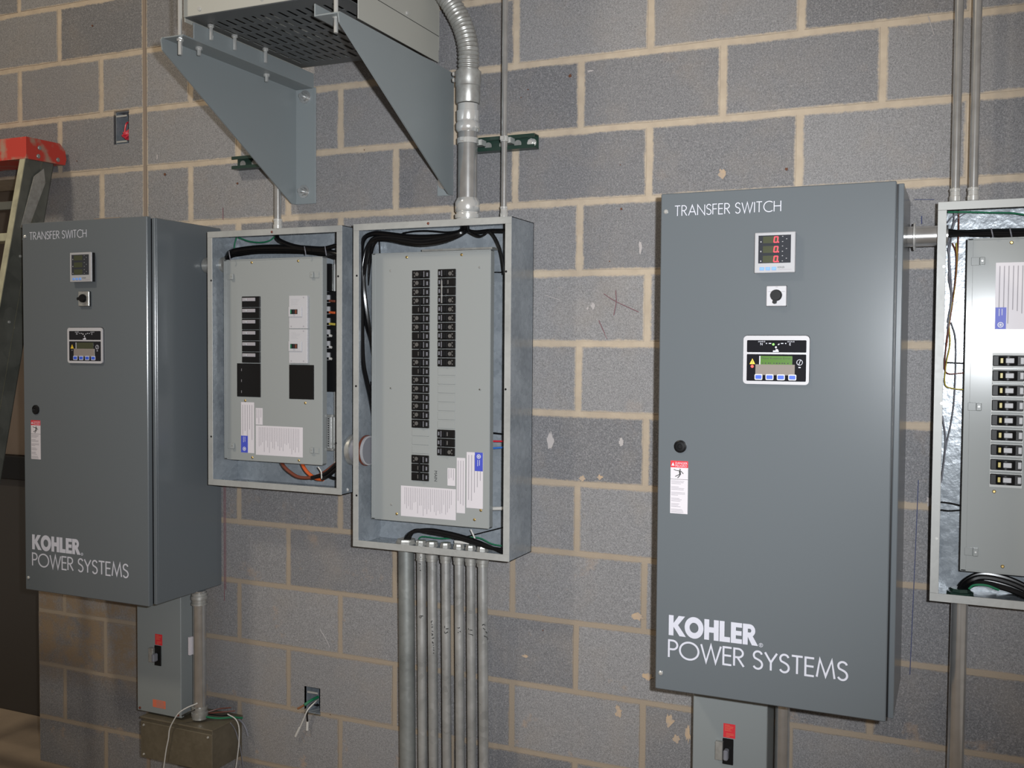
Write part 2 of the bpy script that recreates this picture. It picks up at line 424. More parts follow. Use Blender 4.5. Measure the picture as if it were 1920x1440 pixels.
for pts in (((1022, 553), (1050, 563)), ((1122, 600), (1138, 634)), ((600, 1180), (612, 1200), (618, 1214)), ((1740, 30), (1752, 66))):
    MB().tube([W(*p, -.0006) for p in pts], .0011, 5).build('scratch', M['scuff'], wall)
m = MB(); m.box(XL - .6, XR + .6, -4.2, 3.0, -H - .1, -H)
tag(m.build('floor', M['floor'], None, False), 'dusty brown concrete floor', 'floor', kind='structure')
# room behind the doorway and the dark door leaf standing in it
d = thing('door_1', (-2.75, .33, -H), 'dark brown door leaf in the opening at the left', 'door'); d['kind'] = 'structure'
MB().box(-3.35, -2.16, .33, .375, -1.30, -.12, .004).build('upper_panel', M['doorbrown'], d)
MB().box(-3.35, -2.16, .30, .375, -1.40, -1.30, .004).build('dark_band', M['black'], d)  # black band across the leaf, which is drawn darker below it
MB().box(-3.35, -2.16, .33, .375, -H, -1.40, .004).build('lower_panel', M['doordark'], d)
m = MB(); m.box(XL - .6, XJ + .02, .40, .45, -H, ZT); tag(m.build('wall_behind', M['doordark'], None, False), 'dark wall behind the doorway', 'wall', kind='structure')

# ------------------------------------------------------------------ lettering
def arc(cx, cz, r, a0, a1, n=18, rz=None):
    rz = r if rz is None else rz
    return [(cx + r * math.cos(math.radians(a0 + (a1 - a0) * i / n)), cz + rz * math.sin(math.radians(a0 + (a1 - a0) * i / n))) for i in range(n + 1)]
GL = {
 'T': (.54, [[(0, 1), (.54, 1)], [(.27, 1), (.27, 0)]]),
 'R': (.50, [[(0, 0), (0, 1), (.2, 1)] + arc(.2, .755, .25, 90, -90, 12, .245) + [(.045, .51)], [(.17, .51), (.50, 0)]]),
 'A': (.74, [[(0, 0), (.37, 1), (.74, 0)], [(.13, .34), (.61, .34)]]),
 'N': (.70, [[(0, 0), (0, 1), (.70, 0), (.70, 1)]]),
 'S': (.46, [[(.43, .84)] + arc(.24, .77, .21, 35, 225, 12, .23) + [(.30, .51)] + arc(.235, .255, .225, 55, -155, 14, .255)]),
 'F': (.40, [[(0, 0), (0, 1), (.40, 1)], [(0, .53), (.38, .53)]]),
 'E': (.42, [[(.42, 0), (0, 0), (0, 1), (.42, 1)], [(0, .53), (.40, .53)]]),
 'W': (1.04, [[(0, 1), (.27, 0), (.52, 1), (.77, 0), (1.04, 1)]]),
 'I': (0, [[(0, 0), (0, 1)]]),
 'C': (.80, [arc(.5, .5, .5, 50, 310, 26)]),
 'H': (.62, [[(0, 0), (0, 1)], [(.62, 0), (.62, 1)], [(0, .52), (.62, .52)]]),
 'P': (.46, [[(0, 0), (0, 1), (.2, 1)] + arc(.2, .74, .26, 90, -90, 12) + [(.045, .48)]]),
 'O': (1.0, [arc(.5, .5, .5, 0, 360, 36)]),
 'Y': (.60, [[(0, 1), (.30, .46), (.60, 1)], [(.30, .46), (.30, 0)]]),
 'M': (.86, [[(0, 0), (.14, 1), (.43, .08), (.72, 1), (.86, 0)]]),
}
LAYER = [0]
def stroke(m, pts, wd, y, t=.0005):
    LAYER[0] += 1; y -= (LAYER[0] % 9) * 2e-5                # crossing strokes never share a plane
    pts = [p for i, p in enumerate(pts) if i == 0 or (Vector(p) - Vector(pts[i - 1])).length > 1e-5]
    h = wd / 2; n = len(pts); L = []; R = []
    closed = (Vector(pts[0]) - Vector(pts[-1])).length < 1e-6
    for i, p in enumerate(pts):
        p = Vector(p)
        a = Vector(pts[i - 1]) if i else (Vector(pts[-2]) if closed else None)
        b = Vector(pts[i + 1]) if i < n - 1 else (Vector(pts[1]) if closed else None)
        d1 = (p - a).normalized() if a is not None else (b - p).normalized()
        d2 = (b - p).normalized() if b is not None else d1
        n1 = Vector((-d1.y, d1.x)); n2 = Vector((-d2.y, d2.x)); mm = n1 + n2
        mm = n1 if mm.length < .3 else mm.normalized(); k = h / max(.35, mm.dot(n1))
        L.append(p + mm * k); R.append(p - mm * k)
    for i in range(n - 1):
        m.prism([tuple(L[i]), tuple(L[i + 1]), tuple(R[i + 1]), tuple(R[i])], 1, y, y - t)
def write(m, s, x, z, h, width, y, wt=.075, gap=.17, space=.36):
    adv = 0; pos = []
    for i, c in enumerate(s):
        if c == ' ': adv += space; continue
        pos.append((adv, c)); adv += GL[c][0] + gap
    k = width / (adv - gap)
    for a, c in pos:
        for pl in GL[c][1]: stroke(m, [(x + (a + q[0]) * k, z + (q[1] * (1 - wt) + wt / 2) * h) for q in pl], wt * h, y)
def kohler(m, x, z, h, width, y):
    def q(*p): polys.append(p)
    adv = 0; out = []
    def ring(cx, cz, ro, ri, a0, a1, n):
        for i in range(n):
            A = math.radians(a0 + (a1 - a0) * i / n); B = math.radians(a0 + (a1 - a0) * (i + 1) / n)
            polys.append(((cx + ro * math.cos(A), cz + ro * math.sin(A)), (cx + ro * math.cos(B), cz + ro * math.sin(B)), (cx + ri * math.cos(B), cz + ri * math.sin(B)), (cx + ri * math.cos(A), cz + ri * math.sin(A))))
    rc = lambda x0, x1, z0, z1: q((x0, z0), (x1, z0), (x1, z1), (x0, z1))
    for c in 'KOHLER':
        polys = []
        if c == 'K': rc(0, .27, 0, 1); q((.27, .62), (.56, 1), (.92, 1), (.53, .54), (.98, 0), (.62, 0), (.27, .44)); wd_ = .86
        if c == 'O': ring(.53, .5, .53, .25, 0, 360, 36); wd_ = 1.06
        if c == 'H': rc(0, .27, 0, 1); rc(.53, .80, 0, 1); rc(.27, .53, .37, .63); wd_ = .80
        if c == 'L': rc(0, .27, 0, 1); rc(.27, .58, 0, .25); wd_ = .58
        if c == 'E': rc(0, .27, 0, 1); rc(.27, .60, 0, .22); rc(.27, .58, .39, .61); rc(.27, .60, .78, 1); wd_ = .60
        if c == 'R': rc(0, .27, 0, 1); rc(.27, .36, .78, 1); rc(.27, .36, .40, .60); ring(.36, .69, .31, .095, -90, 90, 14); q((.24, .44), (.50, 0), (.83, 0), (.52, .46)); wd_ = .80
        out.append((adv, polys)); adv += wd_ + .045
    k = width / adv
    for a, ps in out:
        for n_, p in enumerate(ps): m.prism([(x + (a + u) * k, z + v * h) for u, v in p], 1, y, y - .0005 - (n_ % 9) * 2e-5)
    ring_ = [(x + width + .006 + .0045 * math.cos(t * PI / 6), z + .003 + .0045 * math.sin(t * PI / 6)) for t in range(13)]
    stroke(m, ring_, .0009, y)
    stroke(m, [(x + width + .0045, z + .0005), (x + width + .0045, z + .0055), (x + width + .0075, z + .004), (x + width + .0045, z + .003), (x + width + .0078, z + .0005)], .0008, y)
def words(s, size, loc, rot=0, align='LEFT', spacing=1):
    """small print in the built-in typeface as flat mesh vertices, appended facing -y"""
    cu = bpy.data.curves.new('t', 'FONT'); cu.body = s; cu.size = size; cu.align_x = align; cu.space_line = spacing; cu.resolution_u = 2
    ob = bpy.data.objects.new('t', cu); me = bpy.data.meshes.new_from_object(ob)
    m = MB(); ca, sa = math.cos(rot), math.sin(rot)
    m.add([(loc[0] + v.co.x * ca - v.co.y * sa, loc[1], loc[2] + v.co.x * sa + v.co.y * ca) for v in me.vertices], [tuple(p.vertices) for p in me.polygons])
    bpy.data.objects.remove(ob); bpy.data.curves.remove(cu); bpy.data.meshes.remove(me)
    return m
def lines(m, x0, x1, z0, z1, n, y, seed=0, vertical=False, fill=.35):
    """fine print too small to read: short bars"""
    r = random.Random(seed)
    for i in range(n):
        if vertical:
            a = x0 + (x1 - x0) * (i + .3) / n; l = (z1 - z0) * r.uniform(.5, 1); m.rect(a, a + (x1 - x0) / n * fill, z1 - l, z1, y, .0003)
        else:
            a = z1 - (z1 - z0) * (i + .3) / n; l = (x1 - x0) * r.uniform(.45, 1); m.rect(x0, x0 + l, a - (z1 - z0) / n * fill, a, y, .0003)
    return m
def rrect(x0, x1, z0, z1, r, n=4):
    return [(cx + r * math.cos(a), cz + r * math.sin(a)) for cx, cz, a0 in ((x1 - r, z1 - r, 0), (x0 + r, z1 - r, 90), (x0 + r, z0 + r, 180), (x1 - r, z0 + r, 270)) for a in [math.radians(a0 + 90 * i / n) for i in range(n + 1)]]

# ------------------------------------------------------------------ transfer switches
def transfer_switch(X0, Z0, label, on):
    t = thing('transfer_switch', (X0, 0, Z0), label, 'transfer switch', 'wall mounted transfer switches')
    x = lambda a: X0 + a
    z = lambda a: Z0 + a
    m = MB()
    m.box(x(.004), x(.553), -.302, 0, z(.003), z(1.219), .003)
    m.build('cabinet', M['switch'], t)
    MB().box(x(.541), x(.5535), -.3085, -.300, z(.004), z(1.218), .0015).build('door_stop', M['switch'], t)
    MB().box(x(.530), x(.541), -.3075, -.300, z(.006), z(1.216)).build('gap_shade', M['black'], t)  # black strip painted in for the shade in the gap beside the door
    F = -.326
    door = MB().box(x(-.001), x(.538), F, -.3065, z(0), z(1.222), .0022).build('door', M['switch'], t)
    if not on: MB().box(x(.29), x(.40), -.30, -.22, z(1.2192), z(1.2285), .001).build('wood_shim', M['sealant'], t)
    m = MB(); write(m, 'TRANSFER SWITCH', x(.034), z(1.1655), .0262, .252, F - .0002); m.build('lettering', M['lettering'], t, False)
    m = MB(); kohler(m, x(.032), z(.1385), .050, .2185, F - .0002); m.build('brand_lettering', M['lettering'], t, False)
    m = MB(); write(m, 'POWER SYSTEMS', x(.033), z(.0815), .0465, .420, F - .0002, wt=.10, gap=.14, space=.34); m.build('lettering', M['lettering'], t, False)
    for sx, sz in ((.012, 1.178), (.013, .041)):
        MB().rev((x(sx), F, z(sz)), (0, -1, 0), [(0, .0055), (.002, .0055), (.004, .003)], 14).build('door_screw', M['chrome'], t)
    # power meter
    a0, a1, b0, b1 = .230, .323, 1.0225, 1.1165
    me = MB().box(x(a0 + .001), x(a1 - .001), F - .014, F, z(b0 + .001), z(b1 - .001)).build('meter', M['black'], t)
    MB().box(x(a0), x(a1), F - .0165, F - .0105, z(b0), z(b1), .0015).build('bezel', M['bezel'], me)
    y = F - .0166
    MB().rect(x(a0 + .009), x(a1 - .010), z(b0 + .0225), z(b1 - .007), y).build('display', M['display'], me)
    for k in range(3):
        zc = b1 - .0172 - .0224 * k
        MB().rect(x(a0 + .0195), x(a0 + .056), z(zc - .0080), z(zc + .0078), y - .0006, .0003).build('digit_window', M['lcdoff'], me)
        if on:
            m = MB(); dx, dw, dh = a0 + .0445, .0100, .0125; zb = zc - .0064
            for (p, q) in (((0, 0), (1, 0)), ((0, 1), (1, 1)), ((0, 0), (0, 1)), ((1, 0), (1, 1))):
                stroke(m, [(x(dx + p[0] * dw * .8 + p[1] * .0014), z(zb + p[1] * dh)), (x(dx + q[0] * dw * .8 + q[1] * .0014), z(zb + q[1] * dh))], .0024, y - .0010, .0004)
            m.disc(x(dx + dw * 1.05), z(zb), y - .0010, .0016, 8, .0004)
            m.build('red_digit', M['led'], me)
        for q in range(3): m = MB(); m.rect(x(a0 + .063 + (q % 2) * .009), x(a0 + .0655 + (q % 2) * .009), z(zc + .006 - .006 * q), z(zc + .0075 - .006 * q), y - .0006, .0003); m.build('indicator_print', M['bezel'], me)
        m = MB(); m.rect(x(a0 + .0135), x(a0 + .016), z(zc - .006), z(zc - .003), y - .0006, .0003); m.build('indicator_print', M['bezel'], me)
        MB().box(x(a0 + .0125 + .0138 * k), x(a0 + .0228 + .0138 * k), y - .0012, y, z(b0 + .0060), z(b0 + .0135), .0006).build('button', M['skybtn'], me)
    m = words('KOHLER', .0058, (x(a0 + .0535), y - .0004, z(b0 + .0105))); m.v = [((q[0] - x(a0 + .0535)) * .72 + x(a0 + .0535), q[1], q[2]) for q in m.v]; m.build('brand_print', M['inkblack'], me, False)
    MB().rect(x(a0 + .054), x(a0 + .085), z(b0 + .0062), z(b0 + .0078), y, .0003).build('brand_print', M['ink'], me)
    # selector
    a0, a1, b0, b1 = .2575, .3035, .9455, .9925
    se = MB().box(x(a0 - .0005), x(a1 + .0005), F - .006, F, z(b0 - .0005), z(b1 + .0005), .001).build('selector_switch', M['black'], t)
    MB().box(x(a0), x(a1), F - .0092, F - .006, z(b0), z(b1), .0014).build('face_plate', M['white'] if on else M['dullmetal'], se)
    cx, cz = (a0 + a1) / 2, (b0 + b1) / 2 + .0015
    MB().rev((x(cx), F - .0092, z(cz)), (0, -1, 0), [(0, .0135), (.006, .0132), (.009, .0115)], 24).build('knob', M['black'], se)
    m = MB(); ang = math.radians(-100 if on else 185); ca, sa = math.cos(ang), math.sin(ang)
    m.prism([(x(cx + u * ca - v * sa), z(cz + u * sa + v * ca)) for u, v in ((-.012, -.0035), (.010, -.0045), (.0185, -.0045), (.0205, 0), (.0185, .0045), (.010, .0045), (-.012, .0035))], 1, F - .0175, F - .0172 + .0085)
    m.build('pointer', M['black'], se)
    m = MB()
    for dx, dz, wd_ in ((-.0185, .008, .008), (.0115, .008, .008), (-.002, .0185, .005)): m.rect(x(cx + dx), x(cx + dx + wd_), z(cz + dz), z(cz + dz + .0016), F - .0092, .0003)
    m.build('position_print', M['ink'], se)
    # controller
    a0, a1, b0, b1 = .2055, .3570, .7625, .8765
    co = MB().prism([(x(p), z(q)) for p, q in rrect(a0 - .001, a1 + .001, b0 + .002, b1 + .0015, .010)], 1, F, F - .0015).build('controller', M['black'], t)
    MB().prism([(x(p), z(q)) for p, q in rrect(a0, a1, b0, b1, .009)], 1, F - .0012, F - .006).build('bezel', M['white'], co)
    y = F - .006
    w1 = (a0 + .0085, a1 - .0068, b1 - .039, b1 - .0105); w2 = (a0 + .0085, a1 - .0068, b0 + .0075, b1 - .0435)
    for q in (w1, w2): MB().prism([(x(u), z(v)) for u, v in rrect(*q, .002)], 1, y, y - .0005).build('window', M['blackgloss'], co)
    y -= .0006
    W0 = a0 + .0085; WW = w1[1] - w1[0]
    fx = lambda q: W0 + WW * (q - 245) / 1350.                      # fractions read across the window
    fz = lambda q: w1[3] - (w1[3] - w1[2]) * (q - 320) / 345. if q < 690 else w2[3] - (w2[3] - w2[2]) * (q - 710) / 540.
    words('SOURCE', .0044, (x(fx(500)), y, z(fz(380)))).build('print', M['lettering'], co, False)
    words('SOURCE', .0044, (x(fx(1165)), y, z(fz(380)))).build('print', M['lettering'], co, False)
    words('N', .0082, (x(fx(548)), y, z(fz(466)))).build('print', M['lettering'], co, False)
    words('E', .0082, (x(fx(1208)), y, z(fz(466)))).build('print', M['lettering'], co, False)
    m = MB()
    for u in (695, 1130): m.disc(x(fx(u)), z(fz(412)), y, .0014, 10, .0003)
    for u in (775, 1050): m.rect(x(fx(u - 28)), x(fx(u + 28)), z(fz(422)), z(fz(400)), y, .0003)
    stroke(m, [(x(fx(955)), z(fz(452))), (x(fx(990)), z(fz(425)))], .0022, y, .0003)
    m.prism([(x(fx(u)), z(fz(v))) for u, v in ((885, 522), (912, 485), (938, 522), (912, 560))], 1, y, y - .0003)
    m.rect(x(fx(845)), x(fx(975)), z(fz(652)), z(fz(610)), y, .0003); m.rect(x(fx(905)), x(fx(960)), z(fz(612)), z(fz(575)), y, .0003)
    m.rect(x(fx(1425)), x(fx(1475)), z(fz(978)), z(fz(958)), y, .0003)
    stroke(m, [(x(fx(1450)) + .0064 * math.cos(i * PI / 10), z(fz(868)) + .0064 * math.sin(i * PI / 10)) for i in range(21)], .0011, y, .0003)
    stroke(m, [(x(fx(1432)), z(fz(915))), (x(fx(1470)), z(fz(822)))], .0012, y, .0003)
    m.build('diagram_print', M['lettering'], co, False)
    m = MB(); m.disc(x(fx(852)), z(fz(440)), y, .0026, 14); m.build('source_lamp', M['ledgreen'] if on else M['bezel'], co)
    MB().prism([(x(fx(312)), z(fz(912))), (x(fx(440)), z(fz(912))), (x(fx(376)), z(fz(798)))], 1, y, y - .0004).build('warning_triangle', M['yellow'], co)
    m = MB(); m.rect(x(fx(370)), x(fx(382)), z(fz(878)), z(fz(838)), y - .0004, .0003); m.rect(x(fx(370)), x(fx(382)), z(fz(898)), z(fz(885)), y - .0004, .0003); m.build('exclamation_mark', M['inkblack'], co)
    m = MB(); m.disc(x(fx(375)), z(fz(957)), y, .0034 if on else .0015, 14); m.build('fault_lamp', M['ledred'] if on else M['bezel'], co)
    MB().rect(x(fx(560)), x(fx(1285)), z(fz(1040)), z(fz(745)), y).build('screen', M['lcd'] if on else M['lcdoff'], co)
    MB().rect(x(fx(535)), x(fx(560)), z(fz(975)), z(fz(745)), y).build('screen_edge', M['lettering'], co)
    if on:
        m = words('Phase Rotation Error', .0062, (x(fx(580)), y - .0008, z(fz(808)))); k = (fx(1250) - fx(580)) / (max(q[0] for q in m.v) - x(fx(580)))
        m.v = [((q[0] - x(fx(580))) * k + x(fx(580)), q[1], q[2]) for q in m.v]; m.build('screen_text', M['inkblack'], co, False)
        m = MB(); r = random.Random(3); u = 600
        while u < 1230: m.rect(x(fx(u)), x(fx(u + r.uniform(18, 40))), z(fz(900)), z(fz(880)), y - .0006, .0003); u += r.uniform(45, 85)
        m.build('screen_text', M['inkblack'], co)
    MB().box(x(fx(450)), x(fx(1345)), y - .0012, y - .0006, z(fz(1130)), z(fz(915)), .0002).build('protective_film', M['film'], co)
    for u in (525, 778, 1036, 1293):
        MB().prism([(x(p), z(q)) for p, q in rrect(fx(u - 90), fx(u + 90), fz(1228), fz(1112), .0025)], 1, y - .0012, y - .0018).build('button_frame', M['lettering'], co)
        MB().prism([(x(p), z(q)) for p, q in rrect(fx(u - 70), fx(u + 70), fz(1208), fz(1132), .0015)], 1, y - .0018, y - .0026).build('button', M['bluebtn'], co)
    # lock and warning label
    MB().rev((x(.055), F, z(.606)), (0, -1, 0), [(0, .0155), (.003, .0155), (.0045, .0125), (.003, .0115), (.0035, .006), (.002, .005)], 24).build('door_lock', M['black'], t)
    a0, a1, b0, b1 = .0315, .0750, .4410, .5705
    la = MB().rect(x(a0), x(a1), z(b0), z(b1), F, .0004).build('warning_label', M['paper'], t)
    y = F - .0005
    MB().rect(x(a0), x(a1), z(b1 - .0165), z(b1), y, .0003).build('red_header', M['red'], la)
    words('DANGER\nPELIGRO', .0075, (x(a0 + .0115), y - .0004, z(b1 - .0082)), spacing=.86).build('print', M['lettering'], la, False)
    MB().prism([(x(a0 + .002), z(b1 - .0125)), (x(a0 + .010), z(b1 - .0125)), (x(a0 + .006), z(b1 - .004))], 1, y - .0003, y - .0006).build('print', M['lettering'], la)
    m = MB(); fx2 = lambda u: x(a0 + (a1 - a0) * (u - 335) / 295); fz2 = lambda v: z(b1 - (b1 - b0) * (v - 395) / 900)
    m.disc(fx2(497), fz2(541), y, .0016, 12, .0003)
    for p, wd_ in (([(490, 555), (498, 630)], .0042), ([(490, 565), (430, 560), (390, 545)], .0016), ([(510, 565), (552, 612)], .0018), ([(495, 620), (460, 640), (415, 664)], .0018), ([(500, 628), (480, 660), (455, 686)], .0020)):
        stroke(m, [(fx2(u), fz2(v)) for u, v in p], wd_, y, .0003)
    m.rect(x(a0), x(a1), fz2(712), fz2(707), y, .0003); m.build('pictogram', M['inkblack'], la)
    m = MB()
    for k, v in enumerate((730, 830, 925, 1025, 1120, 1215)): lines(m, fx2(350), fx2(590), fz2(v + 68), fz2(v), 3, y, k, fill=.34)
    m.build('fine_print', M['ink'], la); return t
SWR = (.332, -1.670); SWL = (-1.845, -1.648)
transfer_switch(*SWR, 'grey transfer switch with lit red meter digits and a lit green screen', True)
transfer_switch(*SWL, 'grey transfer switch with unlit meter and screen, beside the ladder', False)

# ------------------------------------------------------------------ disconnect boxes under the switches
def disconnect(X0, X1, Zb, label, sticker, Zt):
    t = thing('disconnect_switch', (X0, 0, Zb), label, 'disconnect', 'disconnect boxes under the transfer switches')
    MB().box(X0 + .003, X1 - .003, -.118, 0, Zb + .003, Zt, .002).build('enclosure', M['disc'], t)
    MB().box(X0, X1, -.130, -.114, Zb, Zt, .002).build('cover', M['disc'], t)
    x = X0 + .081; y = -.130
    MB().rect(x, x + .031, -1.840, -1.803, y, .0006).build('red_label', M['red'], t)
    m = MB(); lines(m, x + .004, x + .028, -1.823, -1.805, 5, y - .0006, 1); lines(m, x + .007, x + .028, -1.838, -1.827, 3, y - .0006, 2); m.build('label_print', M['orange'], t)
    MB().box(x - .001, x + .027, y - .004, y, -1.910, -1.842, .001).build('handle_plate', M['black'], t)
    h = MB().box(x + .005, x + .017, y - .026, y - .004, -1.893, -1.866, .003).build('handle', M['wgrey'], t)
    MB().box(x - .018, x + .001, y - .014, y - .0005, -1.898, -1.850, .001).build('padlock_hasp', M['dullmetal'], t)
    if sticker:
        m = MB(); m.rect(x - .012, x + .044, Zb + .022, Zb + .048, y, .0004); m.build('sticker', M['orange'], t)
        m = MB(); lines(m, x + .004, x + .042, Zb + .023, Zb + .047, 5, y - .0005, 5, fill=.3); m.build('sticker_print', M['disc'], t)
    for sx in (X0 + .012, X1 - .012): MB().rev((sx, y, Zb + .010), (0, -1, 0), [(0, .0045), (.003, .004)], 10).build('cover_screw', M['wbrown'], t)
disconnect(-1.549, -1.357, -2.077, 'narrow grey disconnect box with an orange sticker, standing on the brown metal wireway', True, -1.6485)
disconnect(.380, .573, -2.090, 'narrow grey disconnect box under the lit transfer switch, cut by the bottom of the photo', False, -1.6705)

# ------------------------------------------------------------------ conduits and fittings
def connector(m, p, ax, r, kind='comp'):
    if kind == 'comp': prof = [(0, r * 1.05), (.001, r * 1.18), (.010, r * 1.18), (.011, r * 1.28), (.022, r * 1.30), (.024, r * 1.15), (.034, r * 1.14), (.035, r * 1.26), (.041, r * 1.26), (.042, r * 1.02)]
    elif kind == 'nut': prof = [(0, r * 1.25), (.001, r * 1.38), (.008, r * 1.38), (.009, r * 1.2)]
    elif kind == 'couple': prof = [(0, r * 1.02), (.001, r * 1.17), (.006, r * 1.17), (.007, r * 1.10), (.050, r * 1.10), (.051, r * 1.17), (.056, r * 1.17), (.057, r * 1.02)]
    m.rev(p, ax, prof, 24 if kind != 'nut' else 8)
    return m
def conduit(label, x, y, z0, z1, r, mt='emt', fits=(), group=None, name='conduit', cat='conduit', tilt=0):
    t = thing(name, (x, y, z0), label, cat, group)
    MB().cyl((x + tilt, y, z0), (x, y, z1), r, 24).build('pipe', M[mt], t)
    for (zf, d, kind, mm) in fits:
        n = {'comp': 'compression_fitting', 'nut': 'locknut', 'couple': 'coupling'}[kind]
        connector(MB(), (x, y, zf), (0, 0, d), r, kind).build(n, M[mm], t)
    return t
ZM = -.461                                             # tops of the panel boxes
conduit('thin steel conduit rising from the top of the small panel behind the left bracket', -1.000, -.075, ZM, -.20 + .25, .0115, fits=[(ZM, 1, 'comp', 'chrome')])
conduit('thin tall steel conduit on the top right corner of the large middle panel', -.205, -.075, ZM, 1.0, .0088, fits=[(ZM, 1, 'comp', 'chrome')])
conduit('left one of the pair of thin conduits above the right-hand open panel', .988, -.08, -.478, 1.0, .0100, fits=[(-.478, 1, 'comp', 'chrome')], group='pair of conduits over the right panel')
conduit('right one of the pair of thin conduits above the right-hand open panel', 1.0275, -.08, -.478, 1.0, .0104, fits=[(-.478, 1, 'comp', 'chrome')], group='pair of conduits over the right panel')
big = conduit('thick bright conduit with compression fittings entering the middle panel from above', -.317, -.085, ZM, -.125, .0285, fits=[(ZM, 1, 'comp', 'chrome')], name='large_conduit')
MB().rev((-.317, -.085, ZM - .002), (0, 0, 1), [(0, .033), (.03, .033), (.034, .036), (.058, .037), (.066, .033), (.072, .030)], 28).build('connector_body', M['chrome'], big)
MB().rev((-.317, -.085, -.200), (0, 0, 1), [(0, .0295), (.008, .035), (.022, .0355), (.030, .031), (.034, .033), (.060, .0335), (.062, .030), (.08, .030)], 28).build('coupling', M['chrome'], big)
fl = thing('flexible_conduit', (-.317, -.085, -.13), 'thick ribbed flexible metal conduit curving up to the transformer', 'conduit')
MB().rev((-.317, -.085, -.118), (0, 0, 1), [(0, .033), (.004, .0350), (.048, .0350), (.050, .037), (.062, .037), (.064, .0375), (.092, .0375), (.094, .032)], 28).build('squeeze_connector', M['dullmetal'], fl)
sc = MB(); 
for zz in (-.030, -.048): sc.rev((-.356, -.095, zz), (-1, -.2, 0), [(0, .006), (.006, .006), (.007, .004)], 10)
sc.build('clamp_screw', M['chrome'], fl)
m = MB(); m.tube([(-.317, -.085, -.035), (-.316, -.086, .0), (-.318, -.087, .05), (-.335, -.09, .11), (-.372, -.10, .18), (-.41, -.112, .235), (-.434, -.12, .265)], .0300, 20, 30, rib=(.055, .0115))
m.build('ribbed_hose', M['dullmetal'], fl)
# pipes leaving the bottom of the middle panel
ZBm = -1.429
pb = [(-.522, .0245, 'rigidbig', 'thickest galvanized pipe, leftmost of the row under the middle panel'),
      (-.470, .0135, 'rigid', 'thin pipe next to the thickest one, first of six under the middle panel'),
      (-.4325, .0148, 'rigid', 'thin pipe with long vertical marker writing under the middle panel'),
      (-.3865, .0138, 'rigid', 'third of the six thin pipes under the middle panel'),
      (-.342, .0138, 'rigid', 'fourth of the six thin pipes under the middle panel'),
      (-.303, .0134, 'rigid', 'fifth of the six thin pipes under the middle panel'),
      (-.264, .0145, 'rigid', 'rightmost of the thin pipes under the middle panel')]
q1 = crop(780, 1040, 12.8); q2 = crop(780, 1130, 12.8)
MARKS = {1: [(q1, [(60, 60), (95, 35), (120, 62), (90, 85), (60, 60)]), (q1, [(60, 120), (120, 125)]), (q1, [(60, 215), (115, 232)]), (q1, [(85, 300), (86, 318)]), (q1, [(90, 378), (120, 380)]), (q2, [(170, 322), (90, 318), (85, 350), (118, 362), (128, 330)])],
         2: [(q2, [(395, 440), (365, 450), (372, 490)]), (q2, [(372, 520), (395, 535)]), (q2, [(372, 590), (405, 580)]), (q2, [(380, 680), (410, 690)]), (q2, [(370, 745), (405, 760), (378, 790)]), (q2, [(385, 855), (430, 845)]), (q2, [(395, 930), (400, 970), (420, 965)]), (q2, [(410, 1020), (420, 1022)]), (q2, [(412, 1080), (428, 1090)]), (q2, [(410, 1130), (435, 1150)]), (q2, [(412, 1210), (432, 1212)])],
         3: [(q2, [(690, 555), (690, 610)]), (q2, [(720, 630), (775, 622)]), (q2, [(685, 690), (700, 735), (765, 700)])],
         4: [(q2, [(985, 598), (1020, 612), (1048, 598)]), (q2, [(1000, 715), (1030, 718)]), (q2, [(1055, 680), (1062, 705)])],
         5: [(q2, [(1262, 612), (1268, 650)]), (q2, [(1285, 655), (1350, 662)]), (q2, [(1262, 750), (1335, 765), (1370, 790)])],
         6: [(q2, [(1590, 540), (1635, 520), (1660, 550)]), (q2, [(1610, 610), (1660, 655)]), (q2, [(1675, 690), (1705, 735)]), (q2, [(1635, 800), (1710, 835), (1722, 890)])]}
for i, (x, r, mt, lb) in enumerate(pb):
    t = conduit(lb, x, -.08, -H, ZBm + .014, r, mt, [(ZBm - .001 - (.04 if i else 0), 1 , 'comp' if i > 1 else 'couple', 'dullmetal')] if i > 0 else [], 'pipes under the middle panel', tilt=.012)
    MB().rev((x, -.08, ZBm + .006), (0, 0, 1), [(0, r * 1.29), (.007, r * 1.29), (.008, r * 1.2), (.014, r * 1.15)], 8).build('locknut', M['dullmetal'], t, False)
    if i in MARKS:
        m = MB()
        for f, p in MARKS[i]: m.tube([f(u, v, -.08 - r * .93) for u, v in p], .0014, 5, 3)
        m.build('marker_writing', M['inkblack'], t)
# other pipes
t = conduit('short bright conduit from the left transfer switch down to the brown wireway', -1.304, -.10, -2.075, -1.645, .0215, 'emt', [(-2.078, 1, 'comp', 'dullmetal'), (-1.650, -1, 'comp', 'dullmetal')])
MB().box(-1.332, -1.3235, -.123, -.108, -1.86, -1.80).build('peeling_sticker', M['paper'], t)
conduit('bright conduit under the lit transfer switch beside its disconnect box', .607, -.10, -H, -1.668, .0185, 'emt', [(-1.70, 1, 'nut', 'dullmetal')])
t = conduit('thick pipe under the open panel at the right edge', 1.0185, -.085, -H, -1.412, .0190, 'emt', [], tilt=-.004)
MB().rev((1.0185, -.085, -1.425), (0, 0, 1), [(0, .030), (.018, .030), (.019, .024), (.026, .022)], 8).build('locknut', M['strut'], t)
def nipple(label, xa, xb, y, z, r, rings, mt='emt'):
    t = thing('conduit_nipple', ((xa + xb) / 2, y, z - r), label, 'conduit')
    MB().cyl((xa, y, z), (xb, y, z), r, 28).build('pipe', M[mt], t)
    for (x, rr, wd_, mm) in rings: MB().rev((x, y, z), (1, 0, 0), [(0, rr * .93), (.001, rr), (wd_ - .001, rr), (wd_, rr * .93)], 28).build('ring', M[mm], t)
